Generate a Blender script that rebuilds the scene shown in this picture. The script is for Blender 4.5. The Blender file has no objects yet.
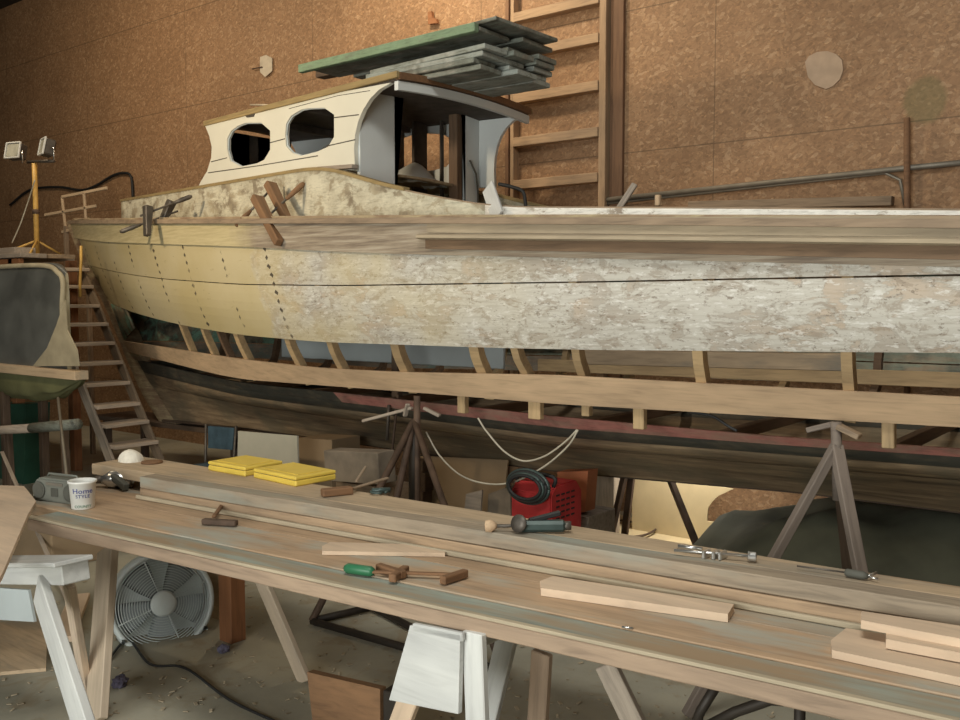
import bpy, bmesh, math, random
import numpy as np
from mathutils import Vector, Matrix, noise
random.seed(7)
R = math.radians
sc = bpy.context.scene
COL = sc.collection
# ------------------------------------------------------------------ camera
F = 930.0; H = 1.9; YAW = R(38.2); PITCH = math.atan(60/F)
camd = bpy.data.cameras.new('camera'); cam = bpy.data.objects.new('camera', camd); COL.objects.link(cam)
camd.sensor_width = 36; camd.lens = F/960*36; camd.clip_start = .05
cam.location = (0, 0, H); cam.rotation_euler = (R(90)-PITCH, 0, YAW)
sc.camera = cam
RM = cam.rotation_euler.to_matrix()
CR, CU, CF = RM @ Vector((1,0,0)), RM @ Vector((0,1,0)), RM @ Vector((0,0,-1))
O = Vector((0,0,H))
def ray(px, py): return CF + CR*((px-480)/F) + CU*((360-py)/F)
def atz(px, py, z): d = ray(px,py); return O + d*((z-H)/d.z)
def aty(px, py, y): d = ray(px,py); return O + d*(y/d.y)
def atx(px, py, x): d = ray(px,py); return O + d*(x/d.x)
def atv(px, py, A, B):
    n = Vector((B[1]-A[1], A[0]-B[0], 0)); d = ray(px,py)
    return O + d*((Vector((A[0],A[1],H))-O).dot(n)/d.dot(n))
def proj(p):
    v = Vector(p)-O; dz = v.dot(CF)
    return 480+F*v.dot(CR)/dz, 360-F*v.dot(CU)/dz, dz
# ------------------------------------------------------------------ materials
def newmat(name):
    m = bpy.data.materials.new(name); m.use_nodes = True
    nt = m.node_tree; b = nt.nodes['Principled BSDF']; return m, nt, b
def N(nt, t, **k):
    n = nt.nodes.new(t)
    for a, v in k.items():
        if a in n.inputs.keys(): n.inputs[a].default_value = v
        else: setattr(n, a, v)
    return n
def ramp(nt, src, stops):
    r = nt.nodes.new('ShaderNodeValToRGB'); e = r.color_ramp.elements
    while len(e) < len(stops): e.new(.5)
    for i, (p, c) in enumerate(stops):
        e[i].position = p; e[i].color = (*c, 1) if len(c) == 3 else c
    nt.links.new(src, r.inputs[0]); return r.outputs[0]
def mixc(nt, fac, a, b, mode='MIX'):
    m = nt.nodes.new('ShaderNodeMix'); m.data_type = 'RGBA'; m.blend_type = mode
    for s, v in ((0, fac), (6, a), (7, b)):
        if hasattr(v, 'links') or hasattr(v, 'is_output'): nt.links.new(v, m.inputs[s])
        else: m.inputs[s].default_value = v if s == 0 else (*v, 1)[:4]
    return m.outputs[2]
def mth(nt, op, a, b=0, c=0):
    m = nt.nodes.new('ShaderNodeMath'); m.operation = op
    for s, v in ((0, a), (1, b), (2, c)):
        if hasattr(v, 'is_output'): nt.links.new(v, m.inputs[s])
        else: m.inputs[s].default_value = v
    return m.outputs[0]
def coords(nt, scale, rnd=True):
    tc = nt.nodes.new('ShaderNodeTexCoord'); mp = nt.nodes.new('ShaderNodeMapping')
    mp.inputs['Scale'].default_value = scale; nt.links.new(tc.outputs['Object'], mp.inputs[0])
    if rnd:
        oi = nt.nodes.new('ShaderNodeObjectInfo'); v = nt.nodes.new('ShaderNodeCombineXYZ')
        x = mth(nt, 'MULTIPLY', oi.outputs['Random'], 37.0)
        for i in range(3): nt.links.new(x, v.inputs[i])
        nt.links.new(v.outputs[0], mp.inputs['Location'])
    return mp.outputs[0]
def noi(nt, vec, scale, detail=4, rough=.55, dist=0):
    n = nt.nodes.new('ShaderNodeTexNoise'); n.inputs['Scale'].default_value = scale
    n.inputs['Detail'].default_value = detail; n.inputs['Roughness'].default_value = rough
    n.inputs['Distortion'].default_value = dist
    nt.links.new(vec, n.inputs['Vector']); return n.outputs['Fac']
def bump(nt, b, h, s=.3, d=.004):
    n = nt.nodes.new('ShaderNodeBump'); n.inputs['Strength'].default_value = s; n.inputs['Distance'].default_value = d
    nt.links.new(h, n.inputs['Height']); nt.links.new(n.outputs[0], b.inputs['Normal'])
def dk(c, k): return tuple(min(1, x*k) for x in c)
def wood(name, c, var=.45, rough=.75, sc_=(1.2, 14, 14), knots=True, patch=None):
    m, nt, b = newmat(name)
    v = coords(nt, sc_); g = noi(nt, v, 3.0, 6, .6, .6)
    col = ramp(nt, g, [(.28, dk(c, 1-var)), (.5, c), (.72, dk(c, 1+var*.45))])
    v2 = coords(nt, (1, 3, 3)); l = noi(nt, v2, 1.7, 3)
    col = mixc(nt, .75, col, ramp(nt, l, [(.3, (.72,.70,.68)), (.65, (1.08,1.05,1.0))]), 'MULTIPLY')
    if patch:
        pc, lo, hi, ps = patch
        f = ramp(nt, noi(nt, coords(nt, ps), 1.0, 5, .6), [(lo, (0,0,0)), (hi, (1,1,1))])
        col = mixc(nt, f, col, pc)
    oi = nt.nodes.new('ShaderNodeObjectInfo')
    k = mth(nt, 'MULTIPLY_ADD', oi.outputs['Random'], .22, .89)
    hs = nt.nodes.new('ShaderNodeHueSaturation'); nt.links.new(k, hs.inputs['Value']); nt.links.new(col, hs.inputs['Color'])
    nt.links.new(hs.outputs[0], b.inputs['Base Color'])
    b.inputs['Roughness'].default_value = rough; bump(nt, b, g, .25)
    return m
def plain(name, c, rough=.6, metal=0, var=.15, scale=9, spec=.4):
    m, nt, b = newmat(name)
    n = noi(nt, coords(nt, (1,1,1)), scale, 4)
    nt.links.new(ramp(nt, n, [(.3, dk(c, 1-var)), (.7, dk(c, 1+var))]), b.inputs['Base Color'])
    b.inputs['Roughness'].default_value = rough; b.inputs['Metallic'].default_value = metal
    b.inputs['Specular IOR Level'].default_value = spec
    return m
def peel(name, paint, bare, dark, lo=.42, hi=.52, sc_=(1.6, 3, 5), amt=1.0):
    m, nt, b = newmat(name)
    v = coords(nt, sc_, False); v1 = coords(nt, (1,1,1), False)
    big = noi(nt, v, 2.2, 8, .68, .4)
    f = ramp(nt, big, [(lo, (1,1,1)), (hi, (0,0,0))])
    fine = noi(nt, coords(nt, (3, 12, 22), False), 4, 6, .65)
    pc = mixc(nt, ramp(nt, fine, [(.33, (1,1,1)), (.5, (0,0,0))]), paint, dk(paint, .72))
    bc = mixc(nt, ramp(nt, noi(nt, v1, 5, 5), [(.45, (0,0,0)), (.62, (1,1,1))]), bare, dark)
    col = mixc(nt, f, pc, bc)
    col = mixc(nt, .5*amt, col, ramp(nt, noi(nt, v1, 9, 7, .7), [(.36, (.55,.5,.45)), (.6, (1.1,1.1,1.1))]), 'MULTIPLY')
    nt.links.new(col, b.inputs['Base Color']); b.inputs['Roughness'].default_value = .7
    bump(nt, b, big, .4)
    return m

def osb_mat():
    m, nt, b = newmat('osb')
    tc = nt.nodes.new('ShaderNodeTexCoord')
    mp = nt.nodes.new('ShaderNodeMapping'); mp.inputs['Scale'].default_value = (1, 1, 1.3)
    nt.links.new(tc.outputs['Object'], mp.inputs[0])
    w = noi(nt, mp.outputs[0], 6, 3)
    ad = nt.nodes.new('ShaderNodeVectorMath'); ad.operation = 'MULTIPLY_ADD'
    nt.links.new(mp.outputs[0], ad.inputs[0]); ad.inputs[1].default_value = (1,1,1)
    cx = nt.nodes.new('ShaderNodeCombineXYZ'); 
    for i in (0,2): nt.links.new(mth(nt, 'MULTIPLY', w, .12), cx.inputs[i])
    nt.links.new(cx.outputs[0], ad.inputs[2])
    vo = nt.nodes.new('ShaderNodeTexVoronoi'); vo.inputs['Scale'].default_value = 30; nt.links.new(ad.outputs[0], vo.inputs['Vector'])
    vo2 = nt.nodes.new('ShaderNodeTexVoronoi'); vo2.inputs['Scale'].default_value = 60; nt.links.new(ad.outputs[0], vo2.inputs['Vector'])
    s = nt.nodes.new('ShaderNodeSeparateColor'); nt.links.new(vo.outputs['Color'], s.inputs[0])
    s2 = nt.nodes.new('ShaderNodeSeparateColor'); nt.links.new(vo2.outputs['Color'], s2.inputs[0])
    c = ramp(nt, s.outputs[0], [(0, (.27,.16,.085)), (.45, (.31,.185,.10)), (.8, (.34,.21,.115)), (1, (.41,.27,.16))])
    c2 = ramp(nt, s2.outputs[0], [(0, (.72,.7,.66)), (.3, (.96,.95,.93)), (.85, (1.03,1.02,1)), (1, (1.3,1.28,1.2))])
    col = mixc(nt, .8, c, c2, 'MULTIPLY')
    col = mixc(nt, .6, col, ramp(nt, noi(nt, tc.outputs['Object'], 1.1, 4), [(.3, (.72,.66,.60)), (.65, (1.05,1.02,1.0))]), 'MULTIPLY')
    # sheet joints: every 2.44 m along, 1.22 m up
    sx = nt.nodes.new('ShaderNodeSeparateXYZ'); nt.links.new(tc.outputs['Object'], sx.inputs[0])
    def line(v, per, off, wd):
        q = mth(nt, 'FRACT', mth(nt, 'MULTIPLY_ADD', v, 1/per, off)); return mth(nt, 'LESS_THAN', q, wd/per)
    l = mth(nt, 'MAXIMUM', line(sx.outputs[0], 2.44, .35, .008), line(sx.outputs[2], 1.22, .39, .010))
    col = mixc(nt, mth(nt, 'MULTIPLY', l, .65), col, (.10,.06,.03))
    # a faint greenish flash dust orb, painted into the wall colour
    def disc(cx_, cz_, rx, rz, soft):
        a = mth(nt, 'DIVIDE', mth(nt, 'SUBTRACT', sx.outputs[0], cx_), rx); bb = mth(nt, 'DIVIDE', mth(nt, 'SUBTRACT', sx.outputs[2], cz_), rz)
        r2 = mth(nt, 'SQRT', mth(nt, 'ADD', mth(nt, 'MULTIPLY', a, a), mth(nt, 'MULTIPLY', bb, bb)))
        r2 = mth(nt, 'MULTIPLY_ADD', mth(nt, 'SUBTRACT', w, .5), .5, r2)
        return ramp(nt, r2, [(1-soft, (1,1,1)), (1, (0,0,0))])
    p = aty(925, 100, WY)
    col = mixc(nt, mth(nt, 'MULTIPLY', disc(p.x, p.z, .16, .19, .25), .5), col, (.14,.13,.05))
    nt.links.new(col, b.inputs['Base Color']); b.inputs['Roughness'].default_value = .7
    bump(nt, b, s.outputs[1], .15)
    return m
def hull_mat():
    m, nt, b = newmat('hull_paint')
    tc = nt.nodes.new('ShaderNodeTexCoord'); sx = nt.nodes.new('ShaderNodeSeparateXYZ'); nt.links.new(tc.outputs['Object'], sx.inputs[0])
    X, Z = sx.outputs[0], sx.outputs[2]
    v1 = tc.outputs['Object']
    st = coords(nt, (1.25, 2, 2.9), False)
    big = noi(nt, st, 2.6, 9, .70, .5)
    fine = noi(nt, coords(nt, (2.0, 8, 26), False), 3, 7, .65)
    wht = mixc(nt, ramp(nt, fine, [(.36, (1,1,1)), (.52, (0,0,0))]), (.57,.55,.49), (.46,.43,.37))
    bare = mixc(nt, ramp(nt, noi(nt, v1, 3.0, 5), [(.46, (0,0,0)), (.60, (1,1,1))]), (.34,.28,.22), (.47,.33,.21))
    f = ramp(nt, big, [(.445, (1,1,1)), (.485, (0,0,0))])
    right = mixc(nt, mth(nt, 'MULTIPLY', f, .5), wht, bare)
    rim_shade = ramp(nt, big, [(.445, (0,0,0)), (.468, (1,1,1)), (.492, (0,0,0))])  # thin shade of peeled paint edges, painted as dark rims
    right = mixc(nt, mth(nt, 'MULTIPLY', rim_shade, .38), right, (.20,.16,.12))
    b2 = noi(nt, coords(nt, (2.6, 3, 4.2), False), 2.9, 8, .7, .8)
    right = mixc(nt, ramp(nt, b2, [(.40, (.55,.55,.55)), (.44, (0,0,0))]), right, (.30,.24,.18))
    chips = ramp(nt, noi(nt, coords(nt, (6, 6, 14), False), 3.5, 6, .75), [(.385, (1,1,1)), (.425, (0,0,0))])
    right = mixc(nt, mth(nt, 'MULTIPLY', chips, .75), right, (.20,.16,.12))
    hi = ramp(nt, noi(nt, coords(nt, (5, 5, 16), False), 3.1, 7, .7), [(.56, (0,0,0)), (.61, (1,1,1))])
    right = mixc(nt, mth(nt, 'MULTIPLY', hi, .7), right, (.74,.73,.69))
    mid_t = mixc(nt, ramp(nt, noi(nt, v1, 1.4, 3), [(.4, (0,0,0)), (.6, (1,1,1))]), right, mixc(nt, .6, right, (.60,.50,.27)))
    xm = mth(nt, 'MULTIPLY_ADD', mth(nt, 'SUBTRACT', noi(nt, v1, 1.5, 6), .5), 2.2, X)
    right = mixc(nt, ramp(nt, mth(nt, 'MULTIPLY_ADD', xm, .25, 1.4), [(.2, (1,1,1)), (.75, (0,0,0))]), right, mid_t)
    left = mixc(nt, ramp(nt, noi(nt, v1, 1.2, 4), [(.35, (0,0,0)), (.65, (1,1,1))]), (.52,.43,.225), (.58,.50,.31))
    left = mixc(nt, ramp(nt, noi(nt, coords(nt, (2,2,7), False), 4, 5, .6), [(.64, (0,0,0)), (.70, (.5,.5,.5))]), left, (.42,.34,.18))
    left = mixc(nt, ramp(nt, noi(nt, coords(nt, (5,5,12), False), 4, 6, .7), [(.28, (1,1,1)), (.33, (0,0,0))]), left, (.16,.12,.07))
    bord = mth(nt, 'MULTIPLY_ADD', mth(nt, 'SUBTRACT', noi(nt, v1, 7, 5), .5), .5, mth(nt, 'MULTIPLY_ADD', Z, .28, X))
    fx = ramp(nt, mth(nt, 'MULTIPLY_ADD', bord, 1.0, 5.38), [(.47, (0,0,0)), (.55, (1,1,1))])
    col = mixc(nt, fx, left, right)
    # rows of dark fastening holes at the frames
    rx = mth(nt, 'MULTIPLY_ADD', Z, .30, X)
    rx = mth(nt, 'MULTIPLY_ADD', mth(nt, 'SUBTRACT', noi(nt, v1, 10, 2), .5), .06, rx)
    a = mth(nt, 'ABSOLUTE', mth(nt, 'SUBTRACT', mth(nt, 'FRACT', mth(nt, 'MULTIPLY', rx, 1/.62)), .5))
    bz = mth(nt, 'ABSOLUTE', mth(nt, 'SUBTRACT', mth(nt, 'FRACT', mth(nt, 'MULTIPLY', Z, 1/.062)), .5))
    d = mth(nt, 'LESS_THAN', mth(nt, 'ADD', mth(nt, 'MULTIPLY', a, .62), mth(nt, 'MULTIPLY', bz, .062)), .020)
    d = mth(nt, 'MULTIPLY', d, ramp(nt, noi(nt, v1, 4, 3), [(.42, (0,0,0)), (.52, (.95,.95,.95))]))
    lim = mth(nt, 'MULTIPLY', mth(nt, 'LESS_THAN', X, -4.9), d)
    col = mixc(nt, lim, col, (.07,.055,.04))
    nt.links.new(col, b.inputs['Base Color']); b.inputs['Roughness'].default_value = .65
    bump(nt, b, big, .5, .006)
    return m
def bottom_mat():
    m, nt, b = newmat('bottom_paint')
    tc = nt.nodes.new('ShaderNodeTexCoord')
    g = noi(nt, coords(nt, (.8, 5, 9), False), 2.0, 8, .65, .3)
    col = ramp(nt, g, [(.30, (.07,.055,.04)), (.42, (.19,.135,.085)), (.54, (.26,.19,.12)), (.66, (.38,.28,.17)), (.8, (.46,.38,.26))])
    col = mixc(nt, ramp(nt, noi(nt, tc.outputs['Object'], 2.2, 5), [(.48, (0,0,0)), (.62, (.6,.6,.6))]), col, (.13,.115,.08))
    nt.links.new(col, b.inputs['Base Color']); b.inputs['Roughness'].default_value = .65; b.inputs['Specular IOR Level'].default_value = .25
    bump(nt, b, g, .4, .006); return m
def floor_mat():
    m, nt, b = newmat('dusty_concrete')
    tc = nt.nodes.new('ShaderNodeTexCoord'); v = tc.outputs['Object']
    n1 = noi(nt, v, 1.1, 8, .65); n2 = noi(nt, v, 26, 4, .7); n3 = noi(nt, v, 3, 6, .6, .8)
    col = ramp(nt, n1, [(.3, (.25,.24,.185)), (.5, (.34,.32,.25)), (.7, (.40,.365,.27))])
    col = mixc(nt, ramp(nt, n2, [(.62, (0,0,0)), (.7, (.7,.7,.7))]), col, (.38,.30,.18))
    col = mixc(nt, ramp(nt, n3, [(.56, (0,0,0)), (.66, (.6,.6,.6))]), col, (.26,.20,.12))
    nt.links.new(col, b.inputs['Base Color']); b.inputs['Roughness'].default_value = .9; bump(nt, b, n2, .2); return m

WY = 7.3
M = {}
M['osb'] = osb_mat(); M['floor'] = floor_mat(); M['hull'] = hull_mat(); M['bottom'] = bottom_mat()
M['dark_wall'] = plain('dark_boards', (.05,.04,.03), .9, scale=3)
M['new_wood'] = wood('new_wood', (.56,.405,.26), .22)
M['pale_board'] = wood('pale_board', (.68,.53,.39), .12, sc_=(1.2,9,9))
M['bench_brown'] = wood('bench_brown', (.44,.31,.20), .28, patch=((.36,.35,.29), .5, .65, (1.2,5,5)))
M['bench_green'] = wood('bench_green', (.33,.375,.33), .25, patch=((.36,.26,.16), .46, .6, (.9,6,6)))
M['bench_edge'] = wood('bench_edge', (.36,.265,.19), .3)
M['bench_strip'] = wood('bench_strip', (.42,.36,.26), .2)
M['bench_tan'] = wood('bench_tan', (.50,.385,.26), .25, patch=((.30,.26,.20), .55, .7, (1.5,5,5)))
M['bench_top'] = wood('bench_top', (.33,.27,.20), .35, patch=((.31,.32,.27), .50, .66, (1,5,5)))
M['bench_face'] = wood('bench_face', (.40,.285,.185), .35)
M['old_wood'] = wood('old_wood', (.30,.225,.155), .4)
M['grey_wood'] = wood('grey_wood', (.34,.29,.24), .35)
M['stand_wood'] = wood('stand_wood', (.20,.165,.14), .3)
M['dark_wood'] = wood('dark_wood', (.09,.06,.04), .4)
M['red_wood'] = wood('red_wood', (.30,.13,.055), .3)
M['stud'] = wood('stud', (.42,.29,.18), .3)
M['stud_dark'] = wood('stud_dark', (.20,.11,.06), .3)
M['tread'] = wood('tread', (.60,.49,.385), .35)
M['leg_pale'] = wood('leg_pale', (.52,.43,.33), .2)
M['rib'] = wood('rib', (.47,.34,.19), .25)
M['rib_dark'] = wood('rib_dark', (.16,.10,.06), .35)
M['guard'] = peel('guard_old', (.44,.36,.22), (.30,.22,.14), (.24,.16,.10), .45, .62, (1.2,4,12), .8)
def guard_left():
    m, nt, b = newmat('guard_strake_paint'); tc = nt.nodes.new('ShaderNodeTexCoord'); sx = nt.nodes.new('ShaderNodeSeparateXYZ'); nt.links.new(tc.outputs['Object'], sx.inputs[0])
    v = tc.outputs['Object']; g = noi(nt, coords(nt, (1,5,22), False), 2.5, 6, .65)
    br = ramp(nt, g, [(.35, (.20,.155,.115)), (.5, (.32,.26,.19)), (.65, (.42,.36,.28))])
    ye = ramp(nt, g, [(.3, (.42,.35,.19)), (.6, (.56,.48,.28))])
    f = ramp(nt, mth(nt, 'MULTIPLY_ADD', mth(nt, 'MULTIPLY_ADD', noi(nt, v, 3, 4), .8, sx.outputs[0]), 1.0, 5.6), [(.3, (0,0,0)), (.6, (1,1,1))])
    nt.links.new(mixc(nt, f, ye, br), b.inputs['Base Color']); b.inputs['Roughness'].default_value = .75; bump(nt, b, g, .3); return m
M['guard_strake'] = guard_left()
M['guard_new'] = wood('guard_board', (.42,.35,.25), .2, patch=((.33,.20,.11), .55, .72, (.6,5,9)))
M['guard_shade'] = wood('guard_shade', (.17,.11,.065), .35)
M['trunk'] = peel('trunk_paint', (.56,.53,.41), (.38,.33,.23), (.24,.20,.14), .42, .50, (2.5,3,4))
M['coaming'] = peel('coaming_paint', (.82,.80,.74), (.45,.40,.33), (.3,.25,.2), .36, .42, (3,3,6), .4)
M['yellow_trim'] = wood('yellow_trim', (.31,.23,.105), .3)
M['cabin_white'] = plain('cabin_cream', (.68,.66,.56), .5, var=.04, scale=3)
M['cabin_grey'] = plain('cabin_grey', (.64,.67,.66), .6, var=.05, scale=3)
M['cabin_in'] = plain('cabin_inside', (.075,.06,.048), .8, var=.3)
M['groove'] = plain('seam', (.10,.09,.07), .9)
M['inside_green'] = peel('inside_green', (.27,.31,.24), (.36,.29,.20), (.14,.15,.12), .44, .56, (1,2,6))
M['inside_brown'] = peel('inside_brown', (.32,.24,.17), (.22,.20,.16), (.16,.22,.19), .44, .56, (1,2,6))
M['stem_green'] = peel('stem_green', (.16,.30,.22), (.22,.18,.12), (.05,.05,.04), .48, .6, (3,3,3))
M['black_paint'] = peel('black_paint', (.055,.055,.045), (.10,.085,.06), (.04,.035,.03), .42, .55, (1.5,3,8), .6)
M['shelf_green'] = plain('shelf_green', (.42,.47,.36), .7)
M['red_paint'] = peel('red_paint', (.42,.17,.14), (.34,.20,.15), (.2,.1,.08), .42, .6, (1.5,3,8), .6)
M['bluegrey'] = plain('bluegrey_sheet', (.46,.51,.52), .5, var=.1, scale=2)
M['grey_paint_board'] = peel('grey_paint_board', (.30,.33,.30), (.16,.17,.14), (.4,.4,.36), .40, .5, (1.5,6,9), .6)
M['green_board'] = peel('green_board', (.20,.29,.18), (.16,.19,.13), (.2,.2,.17), .36, .46, (2,8,8), .6)
M['weather_board'] = peel('weather_board', (.19,.21,.18), (.10,.10,.08), (.30,.28,.24), .42, .54, (1.5,9,9))
M['black_steel'] = plain('black_steel', (.035,.028,.022), .55, .3)
M['rust'] = plain('rusty_steel', (.10,.065,.045), .7, .2, .4)
M['galv'] = plain('galvanised_pipe', (.22,.20,.165), .5, .4)
M['steel'] = plain('steel', (.62,.62,.60), .28, .9, .1)
M['darksteel'] = plain('tool_steel', (.11,.095,.08), .5, .5, .3)
M['yellow_steel'] = plain('yellow_paint', (.62,.38,.10), .5, var=.2)
M['yellow_box'] = plain('yellow_plastic', (.72,.53,.09), .5, var=.07)
M['white_plastic'] = plain('white_plastic', (.74,.74,.70), .45, var=.05)
M['paint_white'] = wood('white_paint_wood', (.56,.58,.58), .13)
M['grey_plastic'] = plain('grey_plastic', (.17,.175,.15), .4, var=.15)
M['grey_dark'] = plain('speaker_grille', (.085,.085,.07), .7)
M['fan_plastic'] = plain('fan_plastic', (.56,.61,.60), .45, var=.06)
M['fan_blade'] = plain('fan_blade', (.40,.45,.47), .4, var=.1)
M['green_plastic'] = plain('green_plastic', (.03,.15,.07), .4)
M['green_dark'] = plain('green_dark', (.02,.075,.05), .5)
M['tool_green'] = plain('tool_green', (.05,.075,.07), .4, .2, .3)
M['red_box'] = plain('red_enamel', (.42,.035,.035), .4, var=.15)
M['shaving'] = plain('shaving', (.36,.30,.21), .9)
M['black'] = plain('black_rubber', (.02,.02,.02), .6)
M['terracotta'] = plain('orange_plastic', (.45,.16,.075), .5, var=.1)
M['cardboard'] = plain('cardboard', (.30,.215,.13), .8, var=.12, scale=3)
M['ply'] = plain('plywood', (.60,.49,.30), .7, var=.12, scale=3)
M['white_board'] = plain('white_board', (.44,.42,.34), .6, var=.04)
M['cord_white'] = plain('white_cord', (.46,.42,.33), .5)
M['tarp_dark'] = plain('dark_plastic_sheet', (.10,.105,.10), .35, var=.35, scale=2.5)
M['tarp_green'] = plain('green_tarp', (.15,.155,.075), .7, var=.35, scale=2.5)
M['tarp_floor'] = plain('dusty_green_tarp', (.12,.125,.09), .8, var=.4, scale=2)
M['cream_cloth'] = plain('cream_cloth', (.33,.29,.20), .9, var=.2, scale=5)
M['patch'] = plain('pale_orb', (.42,.31,.22), .9, var=.1, scale=10)
M['paper'] = plain('paper', (.55,.48,.37), .8)
M['dust'] = plain('pale_dust', (.78,.74,.64), .95, var=.1, scale=30)
M['rag'] = plain('rag', (.12,.11,.16), .9, var=.4, scale=30)
M['blue_cloth'] = plain('blue_fabric', (.05,.09,.12), .8, var=.3)
M['conc'] = plain('grey_block', (.22,.18,.135), .9, var=.35, scale=5)
M['glass'] = plain('lamp_glass', (.45,.44,.36), .25, var=.2)
M['text_blue'] = plain('blue_print', (.05,.07,.25), .5)
M['text_green'] = plain('green_print', (.05,.18,.12), .5)
M['clamp_wood'] = wood('clamp_wood', (.23,.125,.06), .3)
M['brown_handle'] = wood('brown_handle', (.20,.105,.05), .3)

# ------------------------------------------------------------------ helpers
def finish(name, me, mat, parent=None, mw=None, smooth=False):
    o = bpy.data.objects.new(name, me); COL.objects.link(o)
    if mat is not None and not me.materials: me.materials.append(M[mat] if isinstance(mat, str) else mat)
    if smooth:
        for p in me.polygons: p.use_smooth = True
    mw = mw or Matrix.Identity(4)
    if parent is not None:
        o.parent = parent; r = parent; acc = Matrix.Identity(4)
        while r is not None: acc = r.matrix_basis @ acc; r = r.parent
        o.matrix_basis = acc.inverted() @ mw
    else: o.matrix_basis = mw
    return o
def bm2(name, bm, mat, parent=None, mw=None, smooth=False, recalc=True):
    if recalc: bmesh.ops.recalc_face_normals(bm, faces=bm.faces)
    me = bpy.data.meshes.new(name); bm.to_mesh(me); bm.free()
    if parent is None and mw is None and me.vertices:      # origin at the middle
        c = sum((v.co for v in me.vertices), Vector())/len(me.vertices)
        if name not in KEEP: me.transform(Matrix.Translation(-c)); mw = Matrix.Translation(c)
    return finish(name, me, mat, parent, mw, smooth)
KEEP = set()
def tag(o, label, cat, group=None, kind=None):
    o['label'] = label; o['category'] = cat
    if group: o['group'] = group
    if kind: o['kind'] = kind
    return o
def thing(name, label, cat, loc=(0,0,0), group=None):
    o = bpy.data.objects.new(name, None); COL.objects.link(o); o.location = loc; o.empty_display_size = .1
    return tag(o, label, cat, group)
def boxbm(sx, sy, sz, bev=.003, bm=None, at=(0,0,0)):
    b0 = bmesh.new(); bmesh.ops.create_cube(b0, size=1)
    bmesh.ops.scale(b0, vec=(sx, sy, sz), verts=b0.verts)
    if bev: bmesh.ops.bevel(b0, geom=b0.edges[:], offset=min(bev, sx/3, sy/3, sz/3), segments=1, affect='EDGES')
    bmesh.ops.translate(b0, vec=at, verts=b0.verts)
    if bm is None: return b0
    me = bpy.data.meshes.new('t'); b0.to_mesh(me); b0.free(); bm.from_mesh(me); bpy.data.meshes.remove(me); return bm
def frame(d, up=Vector((0,0,1))):
    d = Vector(d).normalized(); up = Vector(up)
    if abs(d.dot(up.normalized())) > .985: up = Vector((0,1,0)) if abs(d.y) < .9 else Vector((1,0,0))
    s = up.cross(d).normalized(); u = d.cross(s).normalized()
    return Matrix((d, s, u)).transposed().to_4x4()
def beam(name, p0, p1, w, h, mat, parent=None, up=(0,0,1), bev=.004, rough=0):
    p0, p1 = Vector(p0), Vector(p1); L = (p1-p0).length
    bm = boxbm(L, w, h, bev)
    if rough:
        bmesh.ops.subdivide_edges(bm, edges=[e for e in bm.edges if e.calc_length() > L*.8], cuts=max(4, int(L/.15)))
        s = random.random()*50
        for v in bm.verts:
            v.co += Vector((0, noise.noise(Vector((v.co.x*2.2+s, 0, 0))), noise.noise(Vector((v.co.x*2.2, s, 3)))))*rough
    return bm2(name, bm, mat, parent, Matrix.Translation((p0+p1)/2) @ frame(p1-p0, Vector(up)))
def edge_plank(name, a, b, w, t, mat, parent=None, rough=0, bev=.004):
    """a, b: ends of the near top edge; the plank reaches back w and down t"""
    a, b = Vector(a), Vector(b); d = (b-a).normalized(); back = Vector((-d.y, d.x, 0))
    if back.y < 0: back = -back
    o = back*(w/2) - Vector((0,0,t/2))
    return beam(name, a+o, b+o, w, t, mat, parent, rough=rough, bev=bev)
def catmull(pts, n=8):
    pts = [Vector(p) for p in pts]; q = [pts[0]*2-pts[1]]+pts+[pts[-1]*2-pts[-2]]; out = []
    for i in range(1, len(q)-2):
        for k in range(n):
            t = k/n; a, b, c, d = q[i-1], q[i], q[i+1], q[i+2]
            out.append(.5*((2*b)+(c-a)*t+(2*a-5*b+4*c-d)*t*t+(3*b-a-3*c+d)*t**3))
    return out+[pts[-1]]
def tubebm(pts, r, seg=10, bm=None):
    bm = bm or bmesh.new(); pts = [Vector(p) for p in pts]; rings = []; prev = None
    for i, p in enumerate(pts):
        d = (pts[min(i+1, len(pts)-1)]-pts[max(i-1, 0)]).normalized()
        if prev is None: s = d.orthogonal().normalized()
        else: s = (prev - d*prev.dot(d)).normalized()
        prev = s; u = d.cross(s); rr = r[i] if isinstance(r, (list, tuple)) else r
        rings.append([bm.verts.new(p+(s*math.cos(2*math.pi*k/seg)+u*math.sin(2*math.pi*k/seg))*rr) for k in range(seg)])
    for a, b in zip(rings, rings[1:]):
        for k in range(seg): bm.faces.new((a[k], a[(k+1)%seg], b[(k+1)%seg], b[k]))
    bm.faces.new(rings[0][::-1]); bm.faces.new(rings[-1]); return bm
def tube(name, pts, r, mat, parent=None, seg=10, smooth=True): return bm2(name, tubebm(pts, r, seg), mat, parent, smooth=smooth)
def lathebm(prof, seg=32, bm=None):
    bm = bm or bmesh.new(); rings = []
    for r, z in prof:
        rings.append([bm.verts.new((max(r, 1e-4)*math.cos(2*math.pi*k/seg), max(r, 1e-4)*math.sin(2*math.pi*k/seg), z)) for k in range(seg)])
    for a, b in zip(rings, rings[1:]):
        for k in range(seg): bm.faces.new((a[k], a[(k+1)%seg], b[(k+1)%seg], b[k]))
    bm.faces.new(rings[0][::-1]); bm.faces.new(rings[-1]); return bm
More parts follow.
